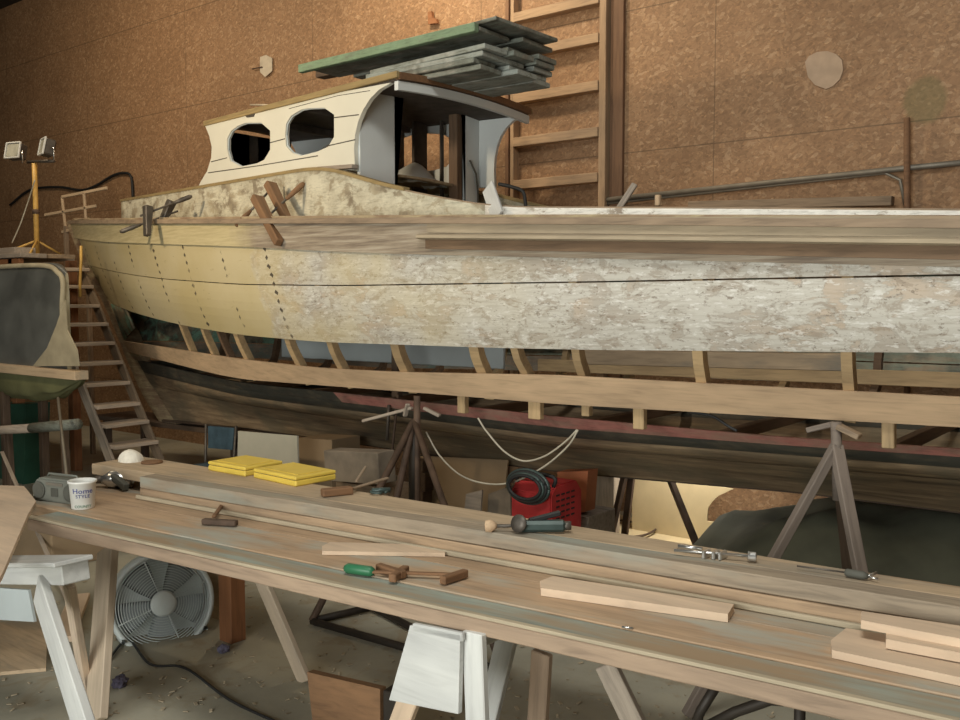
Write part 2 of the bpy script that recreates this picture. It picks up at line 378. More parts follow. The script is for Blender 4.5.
def panel(name, outer, holes, thick, M4, mat, parent=None):
    """outer / holes: 2-D point lists; M4 maps (u, v, w) to the place"""
    cu = bpy.data.curves.new('c', 'CURVE'); cu.dimensions = '2D'; cu.fill_mode = 'BOTH'; cu.extrude = thick/2
    for pl in [outer]+holes:
        s = cu.splines.new('POLY'); s.points.add(len(pl)-1)
        for i, p in enumerate(pl): s.points[i].co = (p[0], p[1], 0, 1)
        s.use_cyclic_u = True
    t = bpy.data.objects.new('c', cu); COL.objects.link(t)
    me = bpy.data.meshes.new_from_object(t); bpy.data.objects.remove(t); bpy.data.curves.remove(cu)
    me.name = name; me.materials.clear()
    return finish(name, me, mat, parent, M4)
def poly(name, pts, thick, mat, parent=None, nrm=None):
    """flat polygon of world points, given a thickness along its normal"""
    bm = bmesh.new(); vs = [bm.verts.new(Vector(p)) for p in pts]; f = bm.faces.new(vs); f.normal_update()
    n = Vector(nrm) if nrm else f.normal.copy()
    r = bmesh.ops.extrude_face_region(bm, geom=[f]); bmesh.ops.translate(bm, vec=n.normalized()*thick, verts=[v for v in r['geom'] if isinstance(v, bmesh.types.BMVert)])
    return bm2(name, bm, mat, parent)
def rect(a, b, c, d): return [a, b, c, d]
def sheet(name, fn, nu, nv, thick, mat, parent=None, smooth=True):
    bm = bmesh.new(); g = [[bm.verts.new(fn(i/nu, j/nv)) for j in range(nv+1)] for i in range(nu+1)]
    for i in range(nu):
        for j in range(nv): bm.faces.new((g[i][j], g[i+1][j], g[i+1][j+1], g[i][j+1]))
    bmesh.ops.recalc_face_normals(bm, faces=bm.faces)
    if thick: bmesh.ops.solidify(bm, geom=bm.faces[:], thickness=thick)
    return bm2(name, bm, mat, parent, smooth=smooth)

# ------------------------------------------------------------------ setting
def struct(name, sx, sy, sz, at, mat):
    me_b = boxbm(sx, sy, sz, 0, at=at); o = None
    KEEP.add(name); o = bm2(name, me_b, mat); o['kind'] = 'structure'; return o
XL, XR, YN = -18.0, 4.0, -3.0; ZC = 6.6
struct('floor', XR-XL+.4, WY-YN+.4, .1, ((XL+XR)/2, (WY+YN)/2, -.05), 'floor')
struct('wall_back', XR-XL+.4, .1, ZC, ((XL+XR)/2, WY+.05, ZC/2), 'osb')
struct('wall_left', .1, WY-YN, ZC, (XL-.05, (WY+YN)/2, ZC/2), 'dark_wall')
struct('wall_right', .1, WY-YN, ZC, (XR+.05, (WY+YN)/2, ZC/2), 'osb')
struct('wall_front', XR-XL+.4, .1, ZC, ((XL+XR)/2, YN-.05, ZC/2), 'dark_wall')
struct('ceiling', XR-XL+.4, WY-YN+.4, .1, ((XL+XR)/2, (WY+YN)/2, ZC+.05), 'dark_wall')

# ------------------------------------------------------------------ wall things
def wp(px, py, off=0): return aty(px, py, WY-off)
lad = thing('wall_ladder', 'tall wooden ladder of wide rungs between posts, standing against the chipboard wall', 'ladder', (wp(557,200).x, WY-.06, 0))
xl, xr = wp(513,120,.07).x, wp(603,120,.07).x
beam('rail', (xl, WY-.045, .0), (xl, WY-.045, 6.3), .04, .09, 'stud', lad, up=(0,1,0))
beam('rail', (xl-.06, WY-.045, .0), (xl-.06, WY-.045, 6.3), .04, .09, 'stud_dark', lad, up=(0,1,0))
beam('rail', (xr, WY-.045, .0), (xr, WY-.045, 6.3), .07, .09, 'stud', lad, up=(0,1,0))
beam('rail', (xr+.115, WY-.02, .0), (xr+.115, WY-.02, 6.3), .13, .04, 'stud_dark', lad, up=(0,1,0))  # dark strip built in place of the right rail's cast shadow
for y in (-40, 8, 46, 92, 137, 181, 226, 270, 314):
    z = wp(560, y, .07).z
    beam('rung', (xl+.022, WY-.052, z), (xr-.037, WY-.052, z), .10, .085, 'stud', lad)
pip = thing('wall_pipe', 'long grey pipe running level along the chipboard wall to the right', 'pipe', wp(760,185))
tube('pipe', [wp(604,200,.05), wp(907,168,.05), wp(1010,158,.05)], .022, 'galv', pip)
tube('thin_pipe', [wp(604,204,.04), wp(885,173,.04), wp(900,180,.04), wp(905,205,.04)], .012, 'galv', pip)
tag(tube('wall_post', [wp(907,420,.08), wp(907,118,.08)], .022, 'stud_dark'), 'upright brown pipe on the chipboard wall at the far right', 'pipe')
tag(beam('wall_ledge', wp(690,206,.14), wp(893,201,.14), .09, .07, 'old_wood'), 'long dark timber ledge low on the wall beside the upright pipe', 'board')
# thin disc put in for a pale flash-lit dust orb
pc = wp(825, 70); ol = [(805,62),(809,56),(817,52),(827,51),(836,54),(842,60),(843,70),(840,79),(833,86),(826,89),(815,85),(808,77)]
tag(poly('orb_disc', [wp(x,y,.012) for x,y in ol], .011, 'patch', nrm=(0,1,0)), 'pale round disc standing in for a flash dust orb, right of the ladder', 'patch')
tg = thing('paper_tag', 'small pale paper tag pinned to the wall above the cabin roof', 'tag', wp(266,66))
poly('paper', [wp(x,y,.03) for x,y in [(260,57),(266,55),(272,58),(272,71),(265,77),(260,72)]], .004, 'paper', tg, nrm=(0,1,0))
tube('pin', [wp(252,69,.03), wp(262,67,.04)], .008, 'rust', tg)
tag(poly('wall_hook', [wp(x,y,.05) for x,y in [(428,12),(431,11),(432,17),(436,19),(437,23),(428,24)]], .04, 'red_wood', nrm=(0,1,0)), 'small reddish hook on the wall above the boards on the roof', 'hook')
cb = [(10,205),(30,190),(58,187),(80,190),(95,186),(112,176),(124,173),(131,177),(133,198)]
tag(tube('wall_cable', catmull([wp(x,y,.03) for x,y in cb]), .018, 'black'), 'black cable sagging along the wall behind the bow', 'cable')

# ------------------------------------------------------------------ boat
YC = 5.5; XE = 1.0
def mk_img(pts):
    xs = [p[0] for p in pts]; ys = [p[1] for p in pts]
    # extrapolate the ends straight
    def raw(x):
        if x < xs[0]: return ys[0] + (x-xs[0])*(ys[1]-ys[0])/(xs[1]-xs[0])
        if x > xs[-1]: return ys[-1] + (x-xs[-1])*(ys[-1]-ys[-2])/(xs[-1]-xs[-2])
        return float(np.interp(x, xs, ys))
    W = [-24,-16,-8,0,8,16,24]; wt = [1,2,3,4,3,2,1]
    return lambda x: sum(w*raw(x+d) for d, w in zip(W, wt))/sum(wt)
def solve_z(X, Y, f, z=2.0):
    for _ in range(8):
        px, py, d = proj((X, Y, z)); z += (py-f(min(px, 1400)))*d/F
    return z
BOW = {}
class Curve:
    def __init__(s, B, L, bow, pts, flat=None, p=2.0):
        s.B, s.L, s.p = B, L, p; s.x0 = aty(bow[0], bow[1], YC-.03).x; s.f = mk_img(pts)
    def b(s, X):
        t = min(1, max(0, (X-s.x0)/s.L)); return .03 + (s.B-.03)*(1-(1-t)**s.p)
    def at(s, X, off=0, side=1):
        Xc = min(X, -.75)                                        # beyond the frame keep the last level
        Y = YC - s.b(X); z = solve_z(Xc, YC-s.b(Xc), s.f)
        return Vector((X, YC - side*(s.b(X)+off), z))
    def u(s, t, off=0, side=1):
        k = t**1.0; return s.at(s.x0+(XE-s.x0)*k, off, side)
c_sheer = Curve(1.30, 6.5, (73,224), [(72,224),(200,224),(300,224),(430,224),(600,225),(960,229)])
c_gbot  = Curve(1.30, 6.5, (77,236), [(77,238),(100,242),(250,247),(340,252),(430,255),(620,259),(960,267)])
c_seam  = Curve(1.29, 6.4, (88,266), [(85,264),(110,271),(155,278),(240,284),(340,285),(600,281),(900,275),(960,274)])
c_pbot  = Curve(1.24, 6.3, (110,303), [(110,303),(130,312),(180,325),(240,335),(320,342),(500,348),(600,350),(960,353)])
c_btop  = Curve(1.15, 6.0, (124,340), [(125,341),(240,359),(320,368),(400,372),(560,375),(700,383),(960,397)])
c_bbot  = Curve(1.08, 5.9, (130,352), [(130,352),(200,370),(240,379),(320,385),(400,391),(560,404),(700,412),(960,427)])
c_rtop  = Curve(.86, 5.6, (136,362), [(136,360),(240,383),(340,393),(560,417),(780,437),(960,449)])
c_rbot  = Curve(.80, 5.6, (139,368), [(139,366),(240,389),(340,402),(560,428),(780,445),(960,457)])
c_blk   = Curve(.70, 5.5, (142,376), [(142,372),(240,396),(340,409),(560,437),(780,454),(960,468)])
c_mid   = Curve(.50, 5.3, (148,392), [(148,385),(240,404),(340,418),(560,447),(780,465),(960,480)])
c_keel  = Curve(.10, 2.0, (165,420), [(165,420),(240,427),(340,441),(400,450),(540,469),(600,475),(800,492),(960,512)])
boat = thing('wooden_boat', 'long wooden boat with peeling paint, cream cabin and open lower planking, on jack stands', 'boat', (-4.5, YC, 0))
def strake(name, A, B, mat, side=1, off=0, th=.03, nu=90, nv=6, t0=0, t1=1, gap=0, bulge=0, offb=None):
    offb = off if offb is None else offb
    bm = bmesh.new(); rows = []
    for i in range(nu+1):
        t = t0+(t1-t0)*i/nu; a, b = A.u(t, off, side), B.u(t, offb, side)
        d = (b-a); a = a + d.normalized()*gap
        row = []
        for j in range(nv+1):
            k = j/nv; p = a.lerp(b, k); p.y -= side*bulge*math.sin(math.pi*k)*min(1, t*6)
            row.append(p)
        rows.append(row)
    n = []
    for lay in (0, 1):
        g = []
        for row in rows: g.append([bm.verts.new(p + Vector((0, side*th*lay if abs(p.y+side*th*lay-YC) < abs(p.y-YC) and abs(p.y-YC) > th else 0, .0))) for p in row])
        n.append(g)
    a, b = n
    for i in range(nu):
        for j in range(nv):
            bm.faces.new((a[i][j], a[i+1][j], a[i+1][j+1], a[i][j+1])); bm.faces.new((b[i][j+1], b[i+1][j+1], b[i+1][j], b[i][j]))
        for j in (0, nv): bm.faces.new((a[i][j], b[i][j], b[i+1][j], a[i+1][j]))
    for i in (0, nu):
        for j in range(nv): bm.faces.new((a[i][j], a[i][j+1], b[i][j+1], b[i][j]))
    return bm2(name, bm, mat, boat, smooth=False)
strake('hull_plank', c_sheer, c_seam, 'hull', bulge=.01)
strake('hull_plank', c_seam, c_pbot, 'hull', gap=.009, bulge=.02)
strake('hull_plank', c_sheer, c_seam, 'inside_brown', side=-1)
strake('hull_plank', c_seam, c_pbot, 'inside_green', side=-1)
strake('hull_plank', c_pbot, c_btop, 'stem_green', side=-1, t1=.40)
strake('hull_plank', c_pbot, c_btop, 'inside_green', side=-1, t0=.40)
strake('hull_plank', c_btop, c_bbot, 'inside_brown', side=-1, t1=.62, gap=.01)
strake('hull_plank', c_btop, c_bbot, 'inside_green', side=-1, t0=.62, gap=.01)
strake('ribband', c_btop, c_bbot, 'new_wood', off=.012, th=.035)
for s in (1, -1):
    tr_ = (-5.1-c_rtop.x0)/(XE-c_rtop.x0)
    strake('bottom_plank', c_rtop, c_rbot, 'black_paint', side=s, t1=tr_)['label'] = 'black painted top edge plank'
    strake('bottom_plank', c_rtop, c_rbot, 'red_paint', side=s, t0=tr_)['label'] = 'reddish painted top edge plank'
    strake('bottom_plank', c_rbot, c_blk, 'black_paint', side=s, gap=.002, bulge=.01)['label'] = 'black painted plank'
    strake('bottom_plank', c_blk, c_mid, 'bottom', side=s, gap=.004, bulge=.04)
    strake('bottom_plank', c_mid, c_keel, 'bottom', side=s, gap=.006, bulge=-.04)
# keel and stem
def keel_fn(t, j):
    p = c_keel.u(t); sgn, dz = [(-1, 0), (-1, -.025), (1, -.025), (1, 0)][j]; return Vector((p.x, YC+sgn*.07, p.z+dz+.01))
bm = bmesh.new(); g = [[bm.verts.new(keel_fn(i/60, j)) for j in range(4)] for i in range(61)]
for i in range(60):
    for j in range(4): bm.faces.new((g[i][j], g[i][(j+1)%4], g[i+1][(j+1)%4], g[i+1][j]))
bm.faces.new(g[0]); bm.faces.new(g[-1][::-1]); bm2('keel', bm, 'dark_wood', boat)
stem_px = [(71,222),(77,238),(86,260),(95,280),(108,303),(122,335),(132,360),(148,395),(166,424)]
sp = catmull([aty(x,y,YC) for x,y in stem_px], 6)
bm = bmesh.new(); rr = []
for p in sp: rr.append([bm.verts.new(p+Vector(q)) for q in ((-.05,-.03,0), (.12+.16*min(1, max(0, (2.4-p.z)/.5)),-.05,0), (.12+.16*min(1, max(0, (2.4-p.z)/.5)),.05,0), (-.05,.03,0))])
for a, b in zip(rr, rr[1:]):
    for j in range(4): bm.faces.new((a[j], a[(j+1)%4], b[(j+1)%4], b[j]))
bm.faces.new(rr[0]); bm.faces.new(rr[-1][::-1]); bm2('stem', bm, 'guard', boat)
# green patch of planking left at the forefoot
def foref(t, v):
    a, b = c_pbot.u(t*.075, -.02), c_btop.u(t*.07, -.02); return a.lerp(b, v*(1-.45*t))
sheet('forefoot_plank', foref, 10, 5, .02, 'stem_green', boat)['label'] = 'green painted plank at the forefoot'
# guard, rails
def sweep(name, fn, prof, mat, t0=0, t1=1, nu=90, parent=None):
    bm = bmesh.new(); g = []
    for i in range(nu+1):
        p = fn(t0+(t1-t0)*i/nu); g.append([bm.verts.new(p+Vector((0, q[0], q[1]))) for q in prof])
    n = len(prof)
    for i in range(nu):
        for j in range(n): bm.faces.new((g[i][j], g[i][(j+1)%n], g[i+1][(j+1)%n], g[i+1][j]))
    bm.faces.new(g[0][::-1]); bm.faces.new(g[-1]); return bm2(name, bm, mat, parent or boat)
strake('guard_strake', c_sheer, c_gbot, 'guard_strake', off=.03, th=.04, nv=2)
strake('guard_strake', c_sheer, c_gbot, 'guard', side=-1, off=.03, th=.04, nv=2)
capp = [(-.055,.0), (-.055,.035), (.12,.04), (.12,.0)]
sweep('cap_rail', lambda t: c_sheer.u(t, .01), capp, 'old_wood')
sweep('cap_rail', lambda t: c_sheer.u(t, .01, -1), [(-q[0], q[1]) for q in capp], 'old_wood')
tg0 = .585
tX = lambda X: (X-c_sheer.x0)/(XE-c_sheer.x0)
tg0 = tX(aty(428, 230, YC-1.33).x)
fa = mk_img([(428,218),(620,217),(960,216)]); fb = mk_img([(428,232),(620,232),(960,234)]); fc = mk_img([(428,234),(620,235),(960,238)])
def zcurve(f, off):
    def g(t):
        X = c_sheer.x0+(XE-c_sheer.x0)*t; Xc = min(X, -.75); b = c_sheer.b(X)+off
        return Vector((X, YC-b, solve_z(Xc, YC-c_sheer.b(Xc)-off, f)))
    return g
ga, gb, gc = zcurve(fa, .04), zcurve(fb, .04), zcurve(fc, .09)
sweep('deck_edge_board', lambda t: ga(t), [(0,0), (.14,.004), (.14,-.085), (0,-.085)], 'guard_new', tg0, 1)['label'] = 'grey board along the deck edge'
sweep('rub_rail', lambda t: gc(t), [(0,-.006), (.03,.004), (.09,.004), (.09,-.03), (.02,-.03), (0,-.022)], 'guard_new', tg0-.004, 1)['label'] = 'thin projecting rub rail'
sweep('shade_fillet', lambda t: gc(t)+Vector((0,.035,-.03)), [(0,0), (.06,0), (.06,-.055), (0,-.055)], 'guard_shade', tg0, 1)  # dark strip put in for the shade beneath the rub rail
# decks and trunk
def bt(X): return float(np.interp(X, [-8.85,-8.3,-7.6,-7,-6,-5,-4,-2,1], [.20,.34,.49,.60,.76,.88,.96,1.03,1.06]))
ft = mk_img([(100,206),(128,201),(200,189),(260,179),(322,169),(345,174),(375,184),(400,190),(440,198),(480,205),(520,208),(700,209),(960,211)])
def tz(X): Xc = min(X, -.75); return solve_z(Xc, YC-bt(Xc), ft)
XT0, XT1 = -8.8, XE
def dz(X): return c_sheer.at(max(X, c_sheer.x0)).z + .025
for s in (1, -1):
    sheet('deck', lambda u, v, s=s: (lambda X: Vector((X, YC - s*((c_sheer.b(X)-.0)*(1-v) + v*(bt(X)-.01 if X > -8.8 else 0)), dz(X)+.02*v)))(c_sheer.x0+.02+(XE-c_sheer.x0-.02)*u), 80, 2, .03, 'guard', boat)
    def tr(u, v, s=s):
        X = XT0+(XT1-XT0)*u; z0 = dz(X)-.12; z1 = max(tz(X), z0+.14); return Vector((X, YC-s*bt(X), z0+(z1-z0)*v))
    bmx = bmesh.new()
    for (n0, n1, mt) in ((XT0, -3.5, 'trunk'), (-3.5, XE, 'coaming')):
        def tr2(u, v, n0=n0, n1=n1, s=s):
            X = n0+(n1-n0)*u; z0 = dz(X)-.12; z1 = max(tz(X), z0+.14); return Vector((X, YC-s*bt(X), z0+(z1-z0)*v))
        sheet('trunk_side' if mt == 'trunk' else 'coaming', tr2, 60, 3, .025, mt, boat)
    sweep('trunk_trim', lambda t, s=s: (lambda X: Vector((X, YC-s*bt(X), max(tz(X), dz(X)+.02))))(XT0-.03+(-4.2-XT0+.03)*t), [(-.03,0), (-.03,.024), (.03,.026), (.03,0)], 'yellow_trim')
    sweep('coaming_cap', lambda t, s=s: (lambda X: Vector((X, YC-s*bt(X), max(tz(X), dz(X)+.02))))(-4.2+(XT1+4.2)*t), [(-.02,0), (-.02,.009), (.02,.009), (.02,0)], 'old_wood')
poly('trunk_front', [(XT0, YC-bt(XT0), dz(XT0)-.1), (XT0, YC+bt(XT0), dz(XT0)-.1), (XT0, YC+bt(XT0), tz(XT0)), (XT0, YC-bt(XT0), tz(XT0))], .03, 'trunk', boat)
sheet('trunk_top', lambda u, v: (lambda X: Vector((X, YC-bt(X)*(1-2*v), tz(X)+.01+.05*math.sin(math.pi*v))))(XT0+(-4.95-XT0)*u), 40, 10, .025, 'guard', boat)
# transom
tp = [c_sheer.u(1), c_pbot.u(1), c_btop.u(1), c_rtop.u(1), c_mid.u(1), c_keel.u(1)]
tp2 = [Vector((p.x, 2*YC-p.y, p.z)) for p in tp[::-1]]
poly('transom', tp+tp2, .03, 'hull', boat, nrm=(1,0,0))
# ribs
def rib(X, s=1, mat='rib', w=.05, lean=0, down=None, up0=.0):
    pts = []
    for c, k in ((c_sheer, 0), (c_seam, .25), (c_pbot, .5), (c_btop, .75), (c_bbot, 1.0)):
        p = c.at(max(X+lean*k, c.x0+.05), -.055, s); pts.append(p)
    if down: pts.append(pts[-1].lerp(c_rtop.at(max(X+lean*1.1, c_rtop.x0+.05), -.05, s), down))
    cp = catmull(pts, 4); bm = bmesh.new(); rs = []
    for i, p in enumerate(cp):
        d = (cp[min(i+1, len(cp)-1)]-cp[max(i-1, 0)]).normalized(); sd = Vector((1,0,0)); n = d.cross(sd).normalized()
        sd = n.cross(d)
        rs.append([bm.verts.new(p+sd*a*w/2+n*b_*.028) for a, b_ in ((-1,-1),(1,-1),(1,1),(-1,1))])
    for a, b in zip(rs, rs[1:]):
        for j in range(4): bm.faces.new((a[j], a[(j+1)%4], b[(j+1)%4], b[j]))
    bm.faces.new(rs[0]); bm.faces.new(rs[-1][::-1]); return bm2('rib', bm, mat, boat)
def ribx(px, s=1): return aty(px, 360, 4.35 if px > 300 else 4.35+(300-px)*.0055).x
for px, mt, w, ln, dn in ((193,'rib',.035,.12,0),(214,'rib',.035,.12,0),(228,'rib_dark',.03,.12,0),(243,'rib',.05,.12,0),(283,'rib',.05,.12,0),(322,'rib',.05,.10,0),
                      (396,'rib',.07,.03,0),(480,'rib',.07,-.01,0),(516,'rib',.05,.06,0),(585,'rib',.05,-.05,0),(709,'rib',.055,-.07,0),(856,'rib',.05,-.05,0)):
    rib(ribx(px), 1, mt, w, ln, dn)
for px, w, yb, yt in ((463,.06,413,388),(536,.085,419,395),(587,.05,416,400),(640,.065,429,405),(889,.055,448,418)):           # short pieces that show under the ribband only
    p_ = c_bbot.at(ribx(px), -.045); beam('rib_foot', aty(px, yt, p_.y), aty(px, yb, p_.y), w, .045, 'rib', boat, up=(0,1,0))
for X in np.arange(-8.0, .9, .62): rib(float(X), -1, 'rib_dark' if int(X*10)%3 else 'rib', .05, .05, 1.0)
beam('post', (-4.62, 4.9, 1.2), (-4.62, 4.9, 2.2), .06, .06, 'dark_wood', boat)
# floor timbers between the sides
for X in np.arange(-7.5, .8, .9):
    p = c_rbot.at(float(X), -.03); q = c_rbot.at(float(X), -.03, -1); beam('floor_timber', p+Vector((0,.02,.0)), q+Vector((0,-.02,0)), .05, .07, 'rib_dark', boat)
# inner shelf boards seen through the opening
beam('bilge_stringer', (-4.4, 6.38, 1.36), (XE-.1, 6.47, 1.42), .03, .10, 'rib', boat)
beam('bilge_stringer', (-7.6, 6.15, 1.55), (-3.3, 6.52, 1.62), .03, .07, 'rib', boat)
# ---- cabin
A_, B_ = (-4.48, 4.74), (-7.12, 5.04)
def cs(px, py):
    p = atv(px, py, A_, B_); d = Vector((B_[0]-A_[0], B_[1]-A_[1], 0)).normalized()
    return ((p-Vector((A_[0], A_[1], 0))).dot(d), p.z)
outer = [(207,126),(211,136),(213.5,147),(213,158),(209,171),(203,181),(199,189),(230,186),(280,179),(330,172),(357,170),(356,150),(357,135),(360,122),(365,110),(372,99),(381,90),(393,83),(345,92),(300,103),(250,115)]
w1 = [(229,150),(229,139),(233,131),(240,126),(248,123),(263,123),(272,131),(272,150),(266,160),(258,164),(243,167),(232,161)]
w2 = [(287,135),(288,124),(293,116),(303,110),(311,108.5),(326,108),(336,115),(336,137),(330,147),(319,152),(303,156),(294,153),(288,146)]
od, h1, h2 = ([cs(*q) for q in L_] for L_ in (outer, w1, w2))
dv = Vector((B_[0]-A_[0], B_[1]-A_[1], 0)).normalized()
def sideM(s):
    d = Vector((dv.x, s*dv.y, 0)); n = d.cross(Vector((0,0,1)))
    m = Matrix((d, Vector((0,0,1)), n)).transposed().to_4x4(); a = Vector((A_[0], YC-s*(YC-A_[1]), 0)); return Matrix.Translation(a) @ m
for s in (1, -1):
    odx = od if s == 1 else [((u if u > .6 else .26+(u-.42)*.6 if u > .3 else u*.62), v) for u, v in od]
    p = panel('cabin_side', odx, [h1, h2], .035, sideM(s), 'cabin_white' if s == 1 else 'cabin_grey', boat)
    for hh in (h1, h2):
        Mx = sideM(s); pts = [Mx @ Vector((u, v, 0)) for u, v in hh]; pts += pts[:1]
        tube('window_rim', pts, .008, 'bluegrey', p, 6)
    if s == 1:
        def seamline(pts, r=.004):
            tube('plank_seam', [sideM(1) @ Vector((*cs(*q), -.018 if (sideM(1) @ Vector((0,0,-1))).y < (sideM(1) @ Vector((0,0,1))).y else .018)) for q in pts], r, 'groove', p, 5)
        seamline([(291,109),(340,96),(372,91)], .0025); seamline([(336,118),(361,115)]); seamline([(213,162),(229,158)]); seamline([(272,143),(287,139)]); seamline([(330,146),(357,140)]); seamline([(210,173),(260,166),(320,156)])
lining = None
_a, _b = atv(323,169.5,A_,B_), atv(358,167,A_,B_); beam('side_ledge', _a+Vector((0,-.03,0)), _b+Vector((0,-.03,0)), .06, .03, 'grey_wood', boat)
# bulkhead at the aft end
XB = -4.9
zt = lambda Y: rz0 + rc*(1-((Y-YC)/.80)**2)
rz0 = atv(395, 78, A_, B_).z; rc = .035
Yb = YC - abs(YC - (A_[1] + (XB-A_[0])/(B_[0]-A_[0])*(B_[1]-A_[1]))) + .02
Yf = 2*YC-Yb
yd0, yd1 = atx(393, 120, XB).y, atx(464, 120, XB).y
zd1 = atx(464, 101, XB).z
bo = [(Yb, 2.45), (Yf, 2.45)] + [(Yf+(Yb-Yf)*k/12, zt(Yf+(Yb-Yf)*k/12)-.02) for k in range(13)]
hole = [(yd0, 2.50), (yd1, 2.50), (yd1, zd1), ((yd0+yd1)/2, zd1+.05), (yd0, zd1+.06)]
MB_ = Matrix.Translation((XB, 0, 0)) @ Matrix(((0,0,1,0),(1,0,0,0),(0,1,0,0),(0,0,0,1)))
bk = panel('bulkhead', bo, [hole], .03, MB_, 'cabin_grey', boat)
beam('door_post', (XB-.05, yd1-.05, 2.45), (XB-.05, yd1-.05, zd1+.0), .09, .07, 'rib_dark', boat)
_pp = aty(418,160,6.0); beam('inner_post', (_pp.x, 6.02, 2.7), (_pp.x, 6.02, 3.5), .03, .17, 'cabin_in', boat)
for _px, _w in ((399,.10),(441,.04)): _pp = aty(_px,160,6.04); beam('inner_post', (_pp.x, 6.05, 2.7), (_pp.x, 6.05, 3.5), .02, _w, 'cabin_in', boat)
beam('inner_shelf', (-7.0+.2, 5.86, 3.08), (-5.9, 5.92, 3.10), .03, .22, 'shelf_green', boat, up=(0,0,1))
tube('bulkhead_trim', [(XB+.03, Yf-.14, 3.05), (XB+.03, Yf-.06, 2.95), (XB+.03, Yf-.03, 2.80), (XB+.03, Yf-.03, 2.62)], .008, 'groove', boat, 6)
# front face of the cabin
XFc = -6.98; Ybf = 5.06
fo = [(Ybf, 2.7), (2*YC-Ybf, 2.7), (2*YC-Ybf, rz0-.02), (Ybf, rz0-.02)]
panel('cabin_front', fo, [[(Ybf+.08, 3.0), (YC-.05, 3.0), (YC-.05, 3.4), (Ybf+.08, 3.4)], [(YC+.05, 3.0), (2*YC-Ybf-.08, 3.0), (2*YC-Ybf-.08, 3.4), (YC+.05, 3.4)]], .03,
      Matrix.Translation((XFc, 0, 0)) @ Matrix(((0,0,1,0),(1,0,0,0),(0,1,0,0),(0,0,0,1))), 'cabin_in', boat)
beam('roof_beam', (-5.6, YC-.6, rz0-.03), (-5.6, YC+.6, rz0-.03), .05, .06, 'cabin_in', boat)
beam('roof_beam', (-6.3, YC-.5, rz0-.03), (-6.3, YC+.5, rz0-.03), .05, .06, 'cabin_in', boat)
# roof
zf = atv(204, 126, A_, B_).z; za = rz0
def roof(u, v):
    X = -4.44+(-7.0+4.44)*u; hb = .775+(.475-.775)*u; Y = YC+hb*(2*v-1)
    return Vector((X, Y, za+(zf-za)*u + rc*(1-(2*v-1)**2)))
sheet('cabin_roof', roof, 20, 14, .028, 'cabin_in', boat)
for s in (0, 1):
    a, b = roof(-.01, s), roof(1.01, s); oy = Vector((0, (-.012 if s == 0 else .012), .012))
    beam('roof_fascia', a+oy, b+oy, .03, .045, 'yellow_trim', boat)
bmr = [roof(0, k/14)+Vector((.012, 0, .018)) for k in range(15)]
for k in range(0, 1):
    bm = bmesh.new(); g = [[bm.verts.new(p+Vector(q)) for q in ((-.02,0,-.035),(.02,0,-.035),(.02,0,.012),(-.02,0,.012))] for p in bmr]
    for a, b in zip(g, g[1:]):
        for j in range(4): bm.faces.new((a[j], a[(j+1)%4], b[(j+1)%4], b[j]))
    bm.faces.new(g[0]); bm.faces.new(g[-1][::-1]); bm2('roof_edge', bm, 'brown_handle', boat)
    bm = bmesh.new(); g = [[bm.verts.new(p+Vector(q)+Vector((0,0,-.045))) for q in ((-.035,0,-.06),(.0,0,-.06),(.0,0,.0),(-.035,0,.0))] for p in bmr]
    for a, b in zip(g, g[1:]):
        for j in range(4): bm.faces.new((a[j], a[(j+1)%4], b[(j+1)%4], b[j]))
    bm.faces.new(g[0]); bm.faces.new(g[-1][::-1]); bm2('roof_header', bm, 'cabin_grey', boat)
# things inside the boat
tag(sheet('white_bundle', lambda u, v: Vector((-5.30+.25*u, 5.50+.48*v, 2.85+.17*math.sin(math.pi*v)**.7*math.sin(math.pi*min(.95, u+.1))+.02*noise.noise(Vector((u*4, v*4, 0))))), 10, 14, .02, 'cabin_grey'), 'pale rounded bundle lying inside the cabin doorway', 'bundle')
tag(beam('bluegrey_board', (-6.3, 5.25, 1.62), (-3.95, 5.3, 1.62), .03, .42, 'bluegrey'), 'blue-grey sheet standing inside the hull behind the ribs', 'panel')
tag(beam('inside_board', (-3.5, 5.6, 1.50), (-1.7, 5.7, 1.53), .14, .10, 'bench_tan'), 'tan timber lying inside the hull amidships', 'board')
tag(beam('deck_stick', aty(488,187,4.60), aty(498,217,4.44), .10, .02, 'paint_white', up=(0,1,0)), 'short white painted board leaning on the coaming by the doorway', 'board')
tag(beam('leaning_batten', aty(635,184,4.62), aty(616,213,4.55), .035, .02, 'grey_wood', up=(0,1,0)), 'thin grey batten leaning against the coaming right of the ladder', 'batten')
tag(beam('upright_offcut', aty(658,206,4.7), aty(658,195,4.7), .03, .03, 'new_wood'), 'tiny upright wood offcut behind the coaming', 'offcut')
bkt = [(502,192),(509,187),(520,190),(524,200)]
tag(tube('curved_bar', catmull([aty(x,y,5.0) for x,y in ((499,184),(512,187),(523,192),(526,207))]), .012, 'black'), 'curved black bar beside the white board at the doorway', 'bar')

